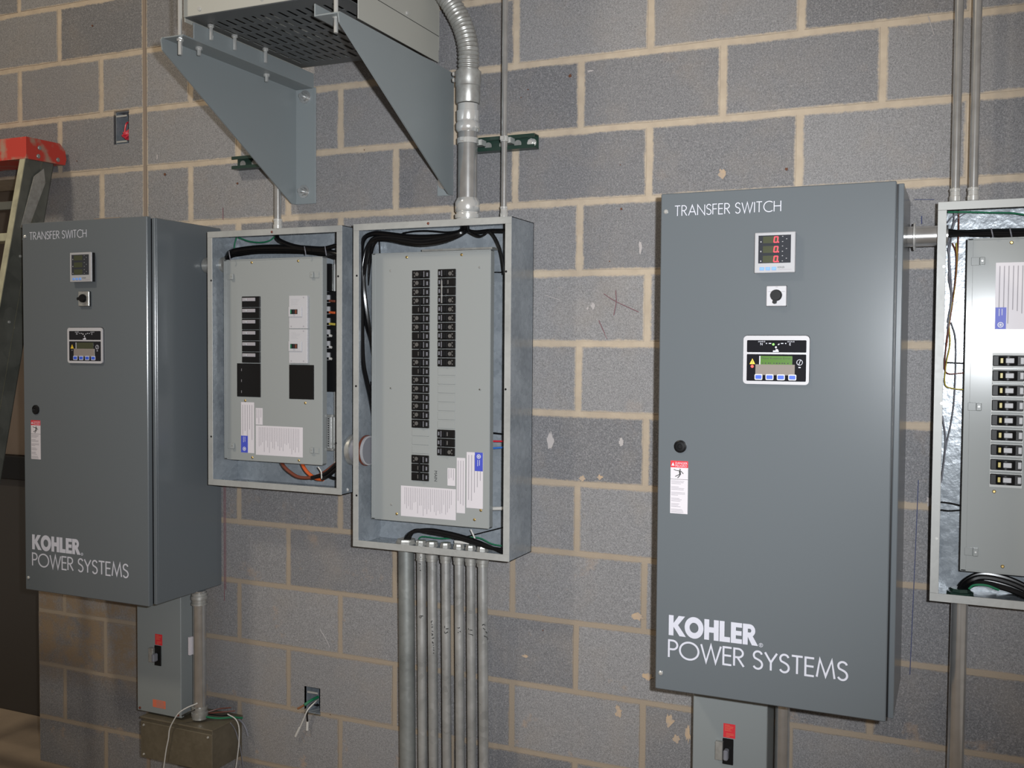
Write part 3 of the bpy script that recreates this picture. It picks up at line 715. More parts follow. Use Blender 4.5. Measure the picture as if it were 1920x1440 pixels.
nipple('short conduit joining the left transfer switch to the small panel', -1.289, -1.208, -.075, -.560, .026, [(-1.250, .034, .010, 'dullmetal'), (-1.236, .038, .012, 'dullmetal')], 'dullmetal')
nipple('short rusty pipe joining the small panel and the middle panel', -.735, -.640, -.098, -1.144, .041, [(-.704, .048, .016, 'dullmetal'), (-.673, .046, .010, 'dullmetal'), (-.656, .047, .007, 'wbrown'), (-.649, .045, .008, 'bezel')], 'wgrey')
nipple('short bright conduit between the lit transfer switch and the right-hand open panel', .875, .975, -.10, -.550, .0245, [(.897, .033, .006, 'chrome')])
# green strut channels
def strut(label, x0, x1, z0, z1):
    t = thing('strut_channel', ((x0 + x1) / 2, 0, z0), label, 'strut channel', 'green strut channels')
    m = MB(); m.box(x0, x1, -.004, 0, z0, z1); m.box(x0, x1, -.034, -.004, z0, z0 + .003); m.box(x0, x1, -.034, -.004, z1 - .003, z1)
    m.box(x0, x1, -.034, -.031, z0 + .003, z0 + .010); m.box(x0, x1, -.034, -.031, z1 - .010, z1 - .003)
    m.build('channel', M['strut'], t)
    k = x0 + .022
    while k < x1 - .01:
        MB().rev((k, -.004, (z0 + z1) / 2), (0, -1, 0), [(0, .0115), (.0006, .0115)], 16).build('slot', M['dullmetal'], t); k += .048
    MB().rev((x1 - .022, -.004, (z0 + z1) / 2), (0, -1, 0), [(0, .013), (.002, .013), (.0025, .009), (.010, .008)], 8).build('anchor_bolt', M['chrome'], t)
    return t
t = strut('green strut channel behind the thick bright conduit', -.36, -.129, -.248, -.207)
for x, r in ((-.317, .0285), (-.205, .0088)):
    m = MB(); zc = -.226
    m.rev((x, -.085 if r > .02 else -.075, zc - .008), (0, 0, 1), [(0, r + .0015), (0.0005, r + .003), (.0155, r + .003), (.016, r + .0015)], 24, False)
    m.box(x - r - .004, x + r + .004, -.06, -.030, zc - .008, zc + .008)
    m.box(x - .006, x + .006, -.098 - r + .0 if r > .02 else -.094, -.08, zc - .006, zc + .006, .001)
    m.build('pipe_clamp', M['chrome'], t)
strut('green strut channel sticking out left of the left bracket', -1.218, -.986, -.240, -.199)

# ------------------------------------------------------------------ panel boxes
def tab(t, x, z, y, flip=1):
    m = MB(); m.box(x, x + .018 * flip, y - .0025, y, z, z + .019, .0008); m.box(x + .018 * flip, x + .030 * flip, y - .0085, y, z, z + .019, .0015)
    m.build('corner_tab', M['cover'], t)
    MB().rev((x + .024 * flip, y - .0085, z + .010), (0, -1, 0), [(0, .0022), (.0006, .0022)], 8).build('tab_screw', M['dullmetal'], t)
def screw(t, p, mt='brass', r=.0042):
    MB().rev(p, (0, -1, 0), [(0, r), (.0015, r), (.0028, r * .6)], 10).build('screw', M[mt], t)
def panel_box(label, x0, x1, z0, z1, dep, group):
    t = thing('electrical_panel', ((x0 + x1) / 2, 0, z0), label, 'electrical panel', group)
    MB().box(x0, x1, -.005, -.0018, z0, z1).build('back_plate', M['galv'], t)
    for a, b in ((x0, x0 + .002), (x1 - .002, x1)): MB().box(a, b, -dep, -.0018, z0, z1).build('side_plate', M['galv'], t)
    MB().box(x0, x1, -dep, -.0018, z1 - .002, z1).build('top_plate', M['galv'], t)
    MB().box(x0, x1, -dep, -.0018, z0, z0 + .002).build('bottom_plate', M['galv'], t)
    f = .0195
    for a, b in ((x0, x0 + f), (x1 - f, x1)): MB().box(a, b, -dep - .002, -dep, z0 + f, z1 - f, .0006).build('front_flange', M['flange'], t)
    for a, b in ((z0, z0 + f), (z1 - f, z1)): MB().box(x0, x1, -dep - .0022, -dep, a, b, .0006).build('front_flange', M['flange'], t)
    return t
def flange_hole(t, px, py, y):
    p = W(px, py, y); MB().rev(p, (0, -1, 0), [(0, .0032), (.0006, .0032)], 10).build('screw_hole', M['black'], t)
def dead_front(t, x0, x1, z0, z1, y, chl=.016):
    """folded sheet cover: tray with a bevelled left edge"""
    b = y + .024
    m = MB()
    m.prism([(x0, b), (x0, y + .004), (x0 + .004, y), (x1 - .002, y), (x1, y + .002), (x1, b)], 2, z0 + .001, z1 - .001)
    m.build('dead_front_cover', M['cover'], t)
    MB().box(x0, x1, y - .0012, y + .022, z0 - .001, z0 + .004, .0012).build('cover_lip', M['cover'], t)
    MB().box(x0, x1, y - .0012, y + .022, z1 - .004, z1 + .001, .0012).build('cover_lip', M['cover'], t)
    MB().box(x0 - .001, x0 + .012, y - .0012, y, z0, z1, .0008).build('cover_fold', M['cover'], t)
def cable(t, f, pts, r, mt='cable', Y=-.1, name='cable'):
    q = [f(p[0], p[1], p[2] if len(p) > 2 else Y) for p in pts]
    return MB().tube(q, r, 8, 6).build(name, M[mt], t)
def ties(t, f, x, y0, y1, Y):
    MB().tube([f(x - 6, y0, Y), f(x, (y0 + y1) / 2, Y - .006), f(x + 6, y1, Y)], .0016, 6).build('cable_tie', M['wgrey'], t)

# breaker meshes, shared between all alike breakers of the middle panel
YC = -.092                                             # face of the covers
PITCH = (1.0665 - .5985) / 18
def shared(name, mb, mt):
    me = mb.mesh(name); me.materials.append(M[mt]); return me
bw, bh = .0585, PITCH - .0014
br_body = MB(); br_body.box(-bw / 2, bw / 2, -.004, .010, -bh / 2, bh / 2, .0012)
br_body.box(-.004, .020, -.0075, -.003, -.0095, .0095, .0015)
br_body = shared('breaker', br_body, 'breaker')
br_blank = shared('breaker', MB().box(-bw / 2, bw / 2, -.004, .010, -bh / 2, bh / 2, .0012).box(-.004, .020, -.0075, -.003, -.0095, .0095, .0015).box(-.026, -.006, -.0048, -.003, -.008, .008, .0008), 'breaker')
br_handle = shared('handle', MB().box(.001, .007, -.0125, -.004, -.0085, .0085, .0015), 'black')
br_disc = shared('rating_disc', MB().rev((-.012, -.004, .001), (0, -1, 0), [(0, .0062), (.0008, .0058)], 12).rev((-.021, -.004, .005), (0, -1, 0), [(0, .0022), (.0006, .0022)], 8).rev((-.020, -.004, -.005), (0, -1, 0), [(0, .0025), (.0006, .0025)], 8), 'faint')
br_strip = shared('rating_strip', MB().box(.0125, .0150, -.0083, -.0070, -.0085, .0085).box(.0205, .0255, -.0046, -.0038, -.006, .005), 'wgrey')
br_tie = shared('handle_tie', MB().box(.002, .006, -.0150, -.011, -PITCH - .004, .004, .0012), 'black')
br_dot = shared('rating_disc', MB().box(-.0075, -.0035, -.0056, -.004, -.006, .006, .0006), 'faint')
def breaker(t, x, z, flip, blank=False, tie=False):
    o = inst('breaker', br_blank if blank else br_body, t, (x, YC, z))
    if flip: o.rotation_euler = (0, PI, 0)
    for nm, me in (('handle', br_handle), ('rating_disc', br_dot if blank else br_disc), ('rating_strip', br_strip)) + ((('handle_tie', br_tie),) if tie else ()):
        c = bpy.data.objects.new(nm, me); C.objects.link(c); c.parent = o
    return o

# ---- middle panel
PX0, PX1, PZ0, PZ1 = -.660, -.142, -1.429, -.4605
mp = panel_box('large open middle panel with two columns of black breakers and many cables', PX0, PX1, PZ0, PZ1, .16, 'open electrical panels')
c1 = crop(640, 380, 3.892); c2 = crop(640, 700, 3.892)
for q in ((669, 517), (667.5, 724), (668.5, 929), (949, 509), (948, 730)): flange_hole(mp, *q, -.162)
screw(mp, W(803, 419, -.162), 'wbrown', .004)
A = W(698, 476, YC); B = W(917, 994, YC)
dead_front(mp, A.x, B.x, B.z + .004, A.z, YC)
def fz_(f, y, x=600): return f(x, y, YC).z
zt = c1(582, 492, YC).z; zb = c2(582, 400, YC).z; PIT_ = (zt - zb) / 18
xl = (c1(518, 800, YC).x + c1(645, 800, YC).x) / 2; xr = (c1(705, 800, YC).x + c1(836, 800, YC).x) / 2
for k in range(18): breaker(mp, xl, zt - (k + .5) * PIT_, False, k in (4, 7, 9, 11), k in (3, 6, 8, 10))
for k in range(11): breaker(mp, xr, zt + .0015 - (k + .5) * PIT_, True, k in (1, 2))
MB().box(xr - .0105, xr - .0085, YC - .017, YC - .012, zt - 3.8 * PIT_, zt - 1.3 * PIT_).build('handle_tie_bar', M['chrome'], mp)
for k in range(3): breaker(mp, xl, c2(582, 595, YC).z - (k + .5) * PIT_, False, k > 0, k < 2)
for k in range(3): breaker(mp, xr, c2(770, 410, YC).z - (k + .5) * PIT_, True, k < 2)
for k in range(3): MB().box(xl - bw / 2, xl + bw / 2, YC - .0014, YC + .003, zb - (k + .93) * PIT_, zb - (k + .07) * PIT_, .0012).build('blank_plate', M['cover'], mp)
zz = zt - 11 * PIT_; k = 0
while zz - (k + .9) * PIT_ > c2(770, 410, YC).z: MB().box(xr - bw / 2, xr + bw / 2, YC - .0014, YC + .003, zz - (k + .93) * PIT_, zz - (k + .07) * PIT_, .0012).build('blank_plate', M['cover'], mp); k += 1
for q in ((478, 398), (878, 380)): screw(mp, c1(*q, YC))
for q in ((405, 1025), (972, 1068), (1018, 1000)): screw(mp, c2(*q, YC))
for f, q in ((c1, (358, 497)), (c1, (1008, 472)), (c1, (362, 1353)), (c1, (1012, 1363)), (c2, (360, 108)), (c2, (1010, 118)), (c2, (365, 957))): screw(mp, f(*q, YC), 'dullmetal', .003)
def label_on(t, f, x0, x1, y0, y1, blue=None, n=7, vertical=True, seed=1, name='paper_label', Y=YC):
    a = f(x0, (y0 + y1) / 2, Y); b = f(x1, (y0 + y1) / 2, Y); u = f((x0 + x1) / 2, y0, Y); d_ = f((x0 + x1) / 2, y1, Y)
    o = MB().rect(a.x, b.x, d_.z, u.z, Y, .0004).build(name, M['paper'], t)
    e = (b.x - a.x) * .06
    m = MB(); g = (u.z - d_.z) * .05; lines(m, a.x + e, b.x - e, d_.z + g, u.z - g, n, Y - .0005, seed, vertical, .22); m.build('fine_print', M['ink'], o)
    if blue:
        p = f(blue[0], (blue[2] + blue[3]) / 2, Y); q = f(blue[1], (blue[2] + blue[3]) / 2, Y); r = f((blue[0] + blue[1]) / 2, blue[2], Y); s = f((blue[0] + blue[1]) / 2, blue[3], Y)
        MB().rect(p.x, q.x, s.z, r.z, Y - .0004, .0005).build('blue_field', M['blue'], o)
        cx, up = (p.x + q.x) / 2, blue[4]
        m = MB(); cz = r.z - (q.x - p.x) * .45 if up else s.z + (q.x - p.x) * .45
        stroke(m, [(cx + .0055 * math.cos(i * PI / 8), cz + .0055 * math.sin(i * PI / 8)) for i in range(17)], .0022, Y - .0009, .0003); m.disc(cx, cz, Y - .0009, .0028, 10, .0003)
        z0_, z1_ = (s.z + .003, cz - .010) if up else (cz + .010, r.z - .003)
        lines(m, cx - .006, cx + .006, z0_, z1_, 2, Y - .0009, 4, True, .25)
        m.build('emblem', M['lettering'], o)
    return o
label_on(mp, c2, 435, 836, 832, 1056, n=26, seed=3)
label_on(mp, c2, 775, 832, 692, 820, n=3, seed=4)
label_on(mp, c2, 842, 904, 617, 1020, n=3, seed=5)
label_on(mp, c2, 914, 1034, 577, 985, blue=(975, 1033, 578, 714, True), n=5, seed=6)
p = c2(680, 708, YC); words('MAIN', .0135, (p.x, YC - .0008, p.z), -PI / 2).build('print', M['inkblack'], mp, False)
p = c1(1132, 475, -.0035); words('5', .026, (p.x, -.0045, p.z)).build('marker_writing', M['inkblack'], mp, False)
MB().box(A.x + .16, B.x - .006, -.07, -.03, A.z + .004, A.z + .010).build('bus_support', M['dullmetal'], mp)
Y = -.115
cable(mp, c1, [(905, 165, -.09), (900, 205, -.10), (850, 240), (740, 280), (600, 300), (480, 290), (330, 262), (240, 272), (195, 320), (170, 400), (160, 520), (172, 700), (200, 900, -.10), (222, 1030, -.075), (240, 1150, -.05)], .0075, Y=Y)
cable(mp, c1, [(890, 160, -.08), (885, 200, -.09), (800, 235), (640, 250), (480, 247), (300, 226), (225, 228), (170, 258), (148, 330), (142, 500), (150, 700), (175, 870, -.10), (215, 1010, -.07), (240, 1150, -.05)], .0075, Y=Y)
cable(mp, c1, [(915, 160, -.085), (915, 200, -.095), (860, 225), (700, 262), (560, 275), (380, 250), (260, 255), (210, 300), (185, 380), (160, 540), (152, 760), (150, 1000), (160, 1180), (184, 1300, -.10), (212, 1420, -.085), (235, 1560, -.06)], .0075, Y=Y)
cable(mp, c1, [(900, 160, -.07), (880, 215, -.08), (760, 255, -.09), (600, 270, -.09), (420, 262, -.09), (300, 252, -.09), (235, 300, -.09), (205, 420, -.08), (185, 600, -.08), (160, 800, -.08), (165, 1080, -.08), (190, 1250, -.07), (222, 1420, -.06)], .0070)
cable(mp, c1, [(450, 222), (540, 208), (640, 206), (780, 215), (880, 200)], .0024, Y=-.06)
cable(mp, c1, [(910, 165), (930, 205), (990, 215), (1080, 206), (1195, 205)], .0060, Y=-.09)
cable(mp, c1, [(920, 165), (935, 210), (1000, 243), (1040, 237), (1080, 211), (1120, 250), (1160, 340), (1180, 440), (1188, 520)], .0034, Y=-.11)
cable(mp, c1, [(1085, 507), (1195, 509)], .0016, Y=-.03); cable(mp, c1, [(275, 270), (280, 340), (282, 420)], .0022, Y=-.03)
cable(mp, c2, [(1080, 432), (1195, 445)], .0024, Y=-.04); cable(mp, c2, [(1080, 495), (1195, 496)], .0028, 'wred', -.04)
cable(mp, c2, [(1080, 548), (1195, 540)], .0028, 'wblue', -.04); cable(mp, c2, [(1080, 988), (1195, 985)], .0055, 'wwhite', -.05)
for k in range(4):
    cable(mp, c2, [(462 + 12 * k, 1270, -.08), (470 + 10 * k, 1205 - 4 * k, -.085), (520 + 8 * k, 1158 - 4 * k), (640, 1142 + 6 * k), (760, 1160 + 7 * k), (900, 1195 + 7 * k), (1050, 1250 + 5 * k), (1195, 1318 - 9 * k)], .0056, Y=-.085 - .006 * (k % 2))
cable(mp, c2, [(560, 1230), (590, 1192), (720, 1205), (860, 1200), (1000, 1200), (1100, 1245), (1190, 1262)], .0022, 'wgreen', -.05)
cable(mp, c2, [(900, 1195), (1000, 1170), (1190, 1122)], .0018, Y=-.05); cable(mp, c2, [(945, 1140), (975, 1205)], .0025, 'wwhite', -.06)
MB().box(c2(830, 1210, -.07).x, c2(935, 1210, -.07).x, -.075, -.065, c2(880, 1240, -.07).z, c2(880, 1222, -.07).z).build('ground_tag', M['wwhite'], mp)

# ---- left panel
lp = panel_box('small open panel with white breakers, right of the unlit transfer switch', -1.220, -.7065, -1.278, -.460, .15, 'open electrical panels')
e1 = crop(360, 400, 4.5); e2 = crop(360, 640, 4.5)
for q in ((396, 526), (634, 518), (396, 818.5), (630, 831)): flange_hole(lp, *q, -.152)
screw(lp, W(510, 435, -.152), 'wbrown', .004); screw(lp, e2(1310, 1252, -.12), 'chrome', .006)
A = e1(270, 388, YC); B = e2(1100, 1055, YC)
dead_front(lp, A.x, B.x, B.z + .004, A.z - .003, YC)
tab(lp, A.x + .012, e1(350, 560, YC).z, YC); tab(lp, B.x - .012, e1(1040, 545, YC).z, YC, -1)
tab(lp, A.x + .014, e2(350, 905, YC).z, YC); tab(lp, B.x - .012, e2(1040, 945, YC).z, YC, -1)
x0, x1 = e1(428, 950, YC).x, e1(578, 950, YC).x; z1, z0 = e1(500, 700, YC).z, e1(500, 1262, YC).z
for k in range(6):
    ph = (z1 - z0) / 6; zt_ = z1 - k * ph
    o = MB().box(x0, x1, YC - .005, YC + .01, zt_ - ph + .0006, zt_ - .0006, .001).build('breaker', M['breaker'], lp)
    MB().box(x0 + .004, x0 + (x1 - x0) * .77, YC - .0085, YC - .004, zt_ - ph * .45, zt_ - ph * .14, .0008).build('handle', M['ink'], o)
    MB().box(x0 + .014, x0 + .024, YC - .011, YC - .008, zt_ - ph * .42, zt_ - ph * .18, .001).build('toggle', M['bezel'], o)
for (a, b, c, d, f) in ((382, 580, 1265, 465, 0), (822, 1030, 1277, 485, 1)):
    xa, xb = e1(a, 1270, YC).x, e1(b, 1270, YC).x
    o = MB().box(xa, xb, YC - .002, YC + .004, e2(a, d, YC).z, e1(a, c, YC).z, .0006).build('filler_plate', M['breaker'], lp)
    m = MB()
    for k in range(3):
        q = e2(420, 235 + 92 * k, YC)
        if not f: m.rect(q.x, q.x + .0012, q.z - .006, q.z + .002, YC - .002, .0004)
    if m.v: m.build('score_mark', M['ink'], o)
xa, xb = e1(830, 950, YC).x, e1(985, 950, YC).x
for k, (ya, yb, ys) in enumerate(((695, 973, 832), (978, 1265, 1122))):
    za, zb_ = e1(900, ya, YC).z, e1(900, yb, YC).z; zs = e1(880, ys, YC).z
    o = MB().box(xa, xb, YC - .008, YC + .01, zb_, za, .001).build('breaker', M['white'], lp); o['label'] = 'white breaker'
    MB().box(xa, xa + .050, YC - .0115, YC - .008, zs - .016, zs + .016, .001).build('switch_frame', M['white'], o)
    MB().box(xa + .008, xa + .036, YC - .0125, YC - .0115, zs - .0072, zs + .0078, .0005).build('switch_slot', M['inkblack'], o)
    MB().box(xa + .017, xa + .024, YC - .018, YC - .012, zs - .007, zs + .0075, .001).build('handle', M['black'], o)
    MB().box(xa + .009, xa + .0155, YC - .0131, YC - .012, zs - .006, zs + .006).build('on_mark', M['wgreen'], o); MB().box(xa + .0265, xa + .0335, YC - .0131, YC - .012, zs - .006, zs + .006).build('off_mark', M['wbrown'], o)
    for dx, dz in ((.056, za - .006), (.056, zb_ + .007), (.009, zb_ + .007)): MB().rev((xa + dx, YC - .008, dz), (0, -1, 0), [(0, .0024), (.0005, .0024)], 10).build('screw_hole', M['ink'], o)
    m = MB(); lines(m, xa + .008, xa + .045, za - .032, za - .010, 5, YC - .0081, k, fill=.12); m.build('fine_print', M['bezel'], o)
label_on(lp, e2, 415, 525, 514, 941, blue=(415, 472, 796, 938, False), n=5, seed=7)
label_on(lp, e2, 538, 596, 563, 703, n=3, seed=8); label_on(lp, e2, 539, 935, 718, 968, n=24, seed=9)
for f, q in ((e1, (505, 415)), (e1, (897, 402)), (e2, (450, 500)), (e2, (957, 520)), (e2, (510, 980)), (e2, (903, 1005))): screw(lp, f(*q, YC))
for k in range(3):
    cable(lp, e1, [(290, 400 - 8 * k, -.07), (325, 358 - 14 * k), (410, 335 - 14 * k), (560, 318 - 14 * k), (720, 314 - 14 * k), (880, 315 - 12 * k), (1000, 322 - 8 * k), (1120, 340 - 12 * k), (1240, 375 - 14 * k)], .0090, Y=-.075 - .008 * k)
cable(lp, e1, [(715, 170, -.075), (725, 215), (785, 250), (880, 280), (1000, 292), (1120, 295), (1240, 262)], .0068, Y=-.095)
for x, a, b in ((318, 320, 395), (955, 280, 350), (1128, 280, 355)): ties(lp, e1, x, a, b, -.108)
cable(lp, e1, [(352, 330), (362, 250), (378, 200)], .0022, 'wgreen', -.05); cable(lp, e1, [(395, 205), (480, 236), (580, 246), (660, 228), (712, 180)], .0024, 'wgreen', -.05)
cable(lp, e2, [(740, 1000, -.06), (780, 1060), (830, 1105), (900, 1145), (1000, 1150), (1100, 1118), (1220, 1030)], .0056, 'wbrown', -.09)
cable(lp, e2, [(915, 1000, -.06), (945, 1065), (985, 1115), (1050, 1158), (1110, 1165)], .0056, 'worange', -.085)
cable(lp, e2, [(1010, 1152), (1120, 1120), (1220, 1035)], .0062, Y=-.10); cable(lp, e2, [(1095, 1160), (1150, 1135), (1220, 1075)], .0062, Y=-.10); cable(lp, e2, [(1150, 1130), (1180, 1150), (1220, 1160)], .0050, Y=-.06)
cable(lp, e2, [(1065, 1060), (1090, 1100), (1095, 1160)], .0020, 'wwhite', -.105)
q = lambda f, x, y, Y=-.05: f(x, y, Y)
a, b = q(e1, 1118, 690), q(e1, 1205, 1260)
MB().box(q(e1, 1118, 660).x, q(e1, 1212, 660).x, -.045, -.006, q(e2, 1160, 425).z, q(e1, 1160, 660).z).build('breaker_block', M['black'], lp)
for k in range(6):
    zc = q(e1, 1140, 738 + 97 * k).z
    MB().box(q(e1, 1115, 700).x, q(e1, 1160, 700).x, -.052, -.044, zc - .006, zc + .0185, .001).build('terminal_block', M['bezel'], lp)
    MB().box(q(e1, 1125, 700).x, q(e1, 1160, 700).x, -.054, -.051, zc - .0045, zc + .003).build('terminal_slot', M['black'], lp)
    mtk = ('wbrown', 'worange', 'wyellow', 'wwhite', 'wwhite', 'wwhite')[k]
    MB().tube([(q(e1, 1158, 700).x, -.05, zc), (q(e1, 1212 if k < 3 else 1178, 700).x, -.05, zc - .002)], .0040, 8).build('terminal_wire', M[mtk], lp)
for f, y0, y1 in ((e1, 375, 655), (e2, 425, 1045)):
    MB().box(q(f, 1165, y0).x, q(f, 1182, y0).x, -.03, -.01, q(f, 1170, y1).z, q(f, 1170, y0).z, .001).build('bus_bar', M['chrome'], lp)
nb = MB().box(q(e2, 1122, 640).x, q(e2, 1156, 640).x, -.04, -.02, q(e2, 1140, 905).z, q(e2, 1140, 635).z, .001).build('neutral_bar', M['chrome'], lp)
for k in range(13): MB().rev((q(e2, 1137, 640).x, -.04, q(e2, 1140, 655 + 19 * k).z), (0, -1, 0), [(0, .0022), (.001, .0022)], 8).build('terminal_hole', M['black'], nb)
for y in (625, 908): MB().box(q(e2, 1118, y).x, q(e2, 1200, y).x, -.056, -.045, q(e2, 1140, y + 12).z, q(e2, 1140, y - 8).z).build('bar_bracket', M['dullmetal'], lp)
MB().box(q(e1, 1122, 400).x, q(e1, 1165, 400).x, -.05, -.01, q(e1, 1140, 655).z, q(e1, 1140, 425).z).build('bus_insulator', M['black'], lp)

# ---- right panel
rp = panel_box('open panel with one column of large breakers, cut by the right edge', .9520, 1.4700, -1.422, -.4765, .15, 'open electrical panels')
g1 = crop(1640, 330, 3.4286); g2 = crop(1640, 750, 3.4286)
YR = -.10
for f, qq in ((g1, (445, 582)), (g2, (430, 22)), (g2, (398, 890))): p = f(*qq, -.152); MB().rev(p, (0, -1, 0), [(0, .0032), (.0006, .0032)], 10).build('screw_hole', M['dullmetal'], rp)
A = g1(600, 405, YR); B = g2(545, 1095, YR)
rx1 = A.x + .39
dead_front(rp, A.x, rx1, B.z, A.z, YR)
x0, x1 = g1(757, 1290, YR).x, g2(952, 200, YR).x
zt_, zb_ = g1(850, 1140, YR).z, g2(850, 560, YR).z
MB().box(x0 - .001, x1 + .001, YR - .0015, YR + .002, zb_ - .001, zt_ + .001).build('breaker_opening', M['flange'], rp)
for k in range(9):
    ph = (zt_ - zb_) / 9; zc = zt_ - (k + .5) * ph
    o = MB().box(x0, x1, YR - .006, YR + .01, zc - ph * .36, zc + ph * .36, .0015).build('breaker', M['breaker'], rp)
    m = MB(); n = 8; poly = [(x0 + .012 + (x1 - x0 - .026) * i / n, YR - .006 - .012 * math.sin(PI * i / n)) for i in range(n + 1)]
    m.prism(poly, 2, zc - ph * .30, zc + ph * .30); m.build('handle_arch', M['black'], o)
    MB().box(x0 + .027, x0 + .045, YR - .0185, YR - .014, zc - ph * .16, zc + ph * .18, .001).build('handle', M['bezel'], o)
    MB().box(x0 + .016, x0 + .022, YR - .0145, YR - .009, zc - ph * .16, zc + ph * .18, .0006).build('rating_window', M['wyellow'], o)
    MB().box(x1 - .0085, x1 - .001, YR - .0075, YR - .005, zc - ph * .22, zc + ph * .22, .0006).build('rating_label', M['bezel'], o)
    if k < 8: MB().box(x0, x1, YR - .004, YR, zc - ph * .58, zc - ph * .46, .0008).build('divider', M['cover'], rp)
for f, yb in ((g1, 575), (g2, 68), (g2, 1002)): tab(rp, A.x + .008, f(650, yb, YR).z, YR)
p0_, p1_ = g1(775, 560, YR), g1(960, 985, YR)
label_on(rp, g1, 775, 1010, 555, 985, blue=(775, 845, 845, 985, False), n=7, seed=11, Y=YR)
for f, qq in ((g1, (880, 428)), (g2, (768, 588)), (g2, (822, 1070))): screw(rp, f(*qq, YR))
for k in range(4): cable(rp, g1, [(440, 385 - 12 * k, -.09), (600, 362 + 8 * (k % 2)), (750, 355 + 6 * k), (880, 352 + 8 * k), (1020, 350 + 9 * k), (1200, 352 + 8 * k)], .0058, Y=-.085 - .010 * (k % 2))
for x in (755, 875): ties(rp, g1, x, 335, 392, -.108)
for mt, pts in (('wgrey', [(512, 222), (508, 300), (480, 400), (482, 520), (490, 640), (497, 760), (485, 900), (470, 1040)]), ('wbrown', [(540, 222), (541, 330), (535, 480), (528, 600), (515, 720), (495, 850), (472, 1000), (460, 1100), (458, 1260), (575, 1265)]),
                ('wgrey', [(620, 225), (560, 255), (515, 300), (490, 430), (478, 560), (492, 700), (490, 850), (470, 980)]), ('wyellow', [(525, 430), (530, 560), (510, 760), (480, 930), (485, 1080), (462, 1200), (452, 1335), (500, 1365), (570, 1373)]),
                ('wbrown', [(500, 430), (525, 500), (522, 640), (505, 790), (480, 960), (462, 1100)]), ('wgrey', [(610, 228), (510, 255), (468, 300)]), ('wgrey', [(470, 460), (485, 560), (478, 660), (495, 780), (470, 940)]),
                ('wgrey', [(492, 940), (520, 1040), (522, 1200), (512, 1440), (490, 1600), (462, 1730), (440, 1880), (428, 1970)]), ('cable', [(458, 1198), (575, 1204)])):
    cable(rp, g1, pts, .0014, mt, -.045, 'control_wire')
cable(rp, g1, [(470, 232), (600, 232), (760, 236), (880, 238), (1000, 255)], .0022, 'wgreen', -.05, 'control_wire')
cable(rp, g2, [(425, 655), (490, 664), (560, 680)], .0018, 'cable', -.045, 'control_wire'); cable(rp, g2, [(425, 706), (480, 712), (560, 707)], .0018, 'cable', -.045, 'control_wire')
cable(rp, g2, [(435, 100), (455, 230), (452, 340), (430, 520)], .0018, 'wgrey', -.04, 'control_wire')
for k in range(4): cable(rp, g2, [(535 + 12 * k, 1300, -.085), (548 + 14 * k, 1215, -.09), (590 + 14 * k, 1160 + 8 * k), (670 + 8 * k, 1122 + 18 * k), (780, 1128 + 22 * k), (900, 1165 + 22 * k), (1050, 1240 + 20 * k)], .0070, Y=-.095 - .008 * (k % 2))
cable(rp, g2, [(605, 1215), (640, 1190), (720, 1192), (800, 1222)], .0026, 'wgreen', -.125, 'control_wire')

# ------------------------------------------------------------------ transformer on its two brackets
bl = thing('shelf_bracket', (-.98, 0, -.365), 'grey triangular steel bracket on the left under the transformer', 'bracket', 'brackets under the transformer')
MB().prism([(-.605, .006), (-.610, -.002), (-.605, -.028), (-.030, -.365), (0, -.365), (0, .006)], 0, -.984, -.980).build('web_plate', M['bracket'], bl)
MB().box(-.984, -.905, -.005, 0, -.365, .006, .001).build('wall_flange', M['bracket'], bl)
MB().box(-.982, -.912, -.602, -.003, .003, .007, .001).build('top_flange', M['bracket'], bl)
MB().box(-.916, -.912, -.560, -.003, .005, .050, .001).build('lip', M['bracket'], bl)
br = thing('shelf_bracket', (-.42, 0, -.365), 'grey triangular steel bracket on the right under the transformer, behind the thick conduit', 'bracket', 'brackets under the transformer')
MB().prism([(-.612, .0), (-.618, -.006), (-.614, -.026), (-.030, -.366), (0, -.366), (0, .0)], 0, -.412, -.408).build('web_plate', M['bracket'], br)
MB().box(-.461, -.409, -.005, 0, -.366, 0, .001).build('wall_flange', M['bracket'], br)
MB().box(-.482, -.410, -.614, -.003, -.004, 0, .001).build('top_flange', M['bracket'], br)
MB().box(-.484, -.480, -.614, -.003, -.004, .028, .001).build('lip', M['bracket'], br)
def bolt(t, x, z): MB().rev((x, -.005, z), (0, -1, 0), [(0, .0215), (.003, .0215), (.0032, .0140), (.013, .0125), (.0132, .008), (.026, .0072)], 12).build('anchor_bolt', M['emt'], t)
bolt(bl, -.945, -.022); bolt(bl, -.950, -.325); bolt(br, -.437, -.325); bolt(br, -.437, -.030)
for yy in (-.50, -.20): MB().rev((-.947, yy, .003), (0, 0, -1), [(0, .010), (.006, .010), (.0061, .0055), (.022, .0055)], 8).build('flange_bolt', M['chrome'], bl)
MB().rev((-.45, -.545, .007), (0, 0, 1), [(0, .008), (.005, .007)], 8).build('flange_bolt', M['chrome'], br)
for x, lb in ((-.935, 'thin hanger rod through the left bracket, at the corner of the transformer'), (-.436, 'thin hanger rod through the front of the right bracket')):
    t = thing('threaded_rod', (x, -.588, -.04), lb, 'rod', 'hanger rods')
    MB().tube([(x, -.588, -.042), (x, -.588, .9)], .0056, 10).build('rod', M['chrome'], t)
    MB().rev((x, -.588, .002), (0, 0, -1), [(0, .009), (.007, .009)], 6).build('nut', M['chrome'], t, False)
tr = thing('transformer', (-.68, -.3, .03), 'grey dry-type transformer with slotted bottom on wall brackets', 'transformer')
TX0, TX1, TY0, TY1 = -.935, -.436, -.575, -.045
MB().box(TX0, TX1, TY0, TY0 + .003, .062, .75, .001).build('front_panel', M['trans'], tr)
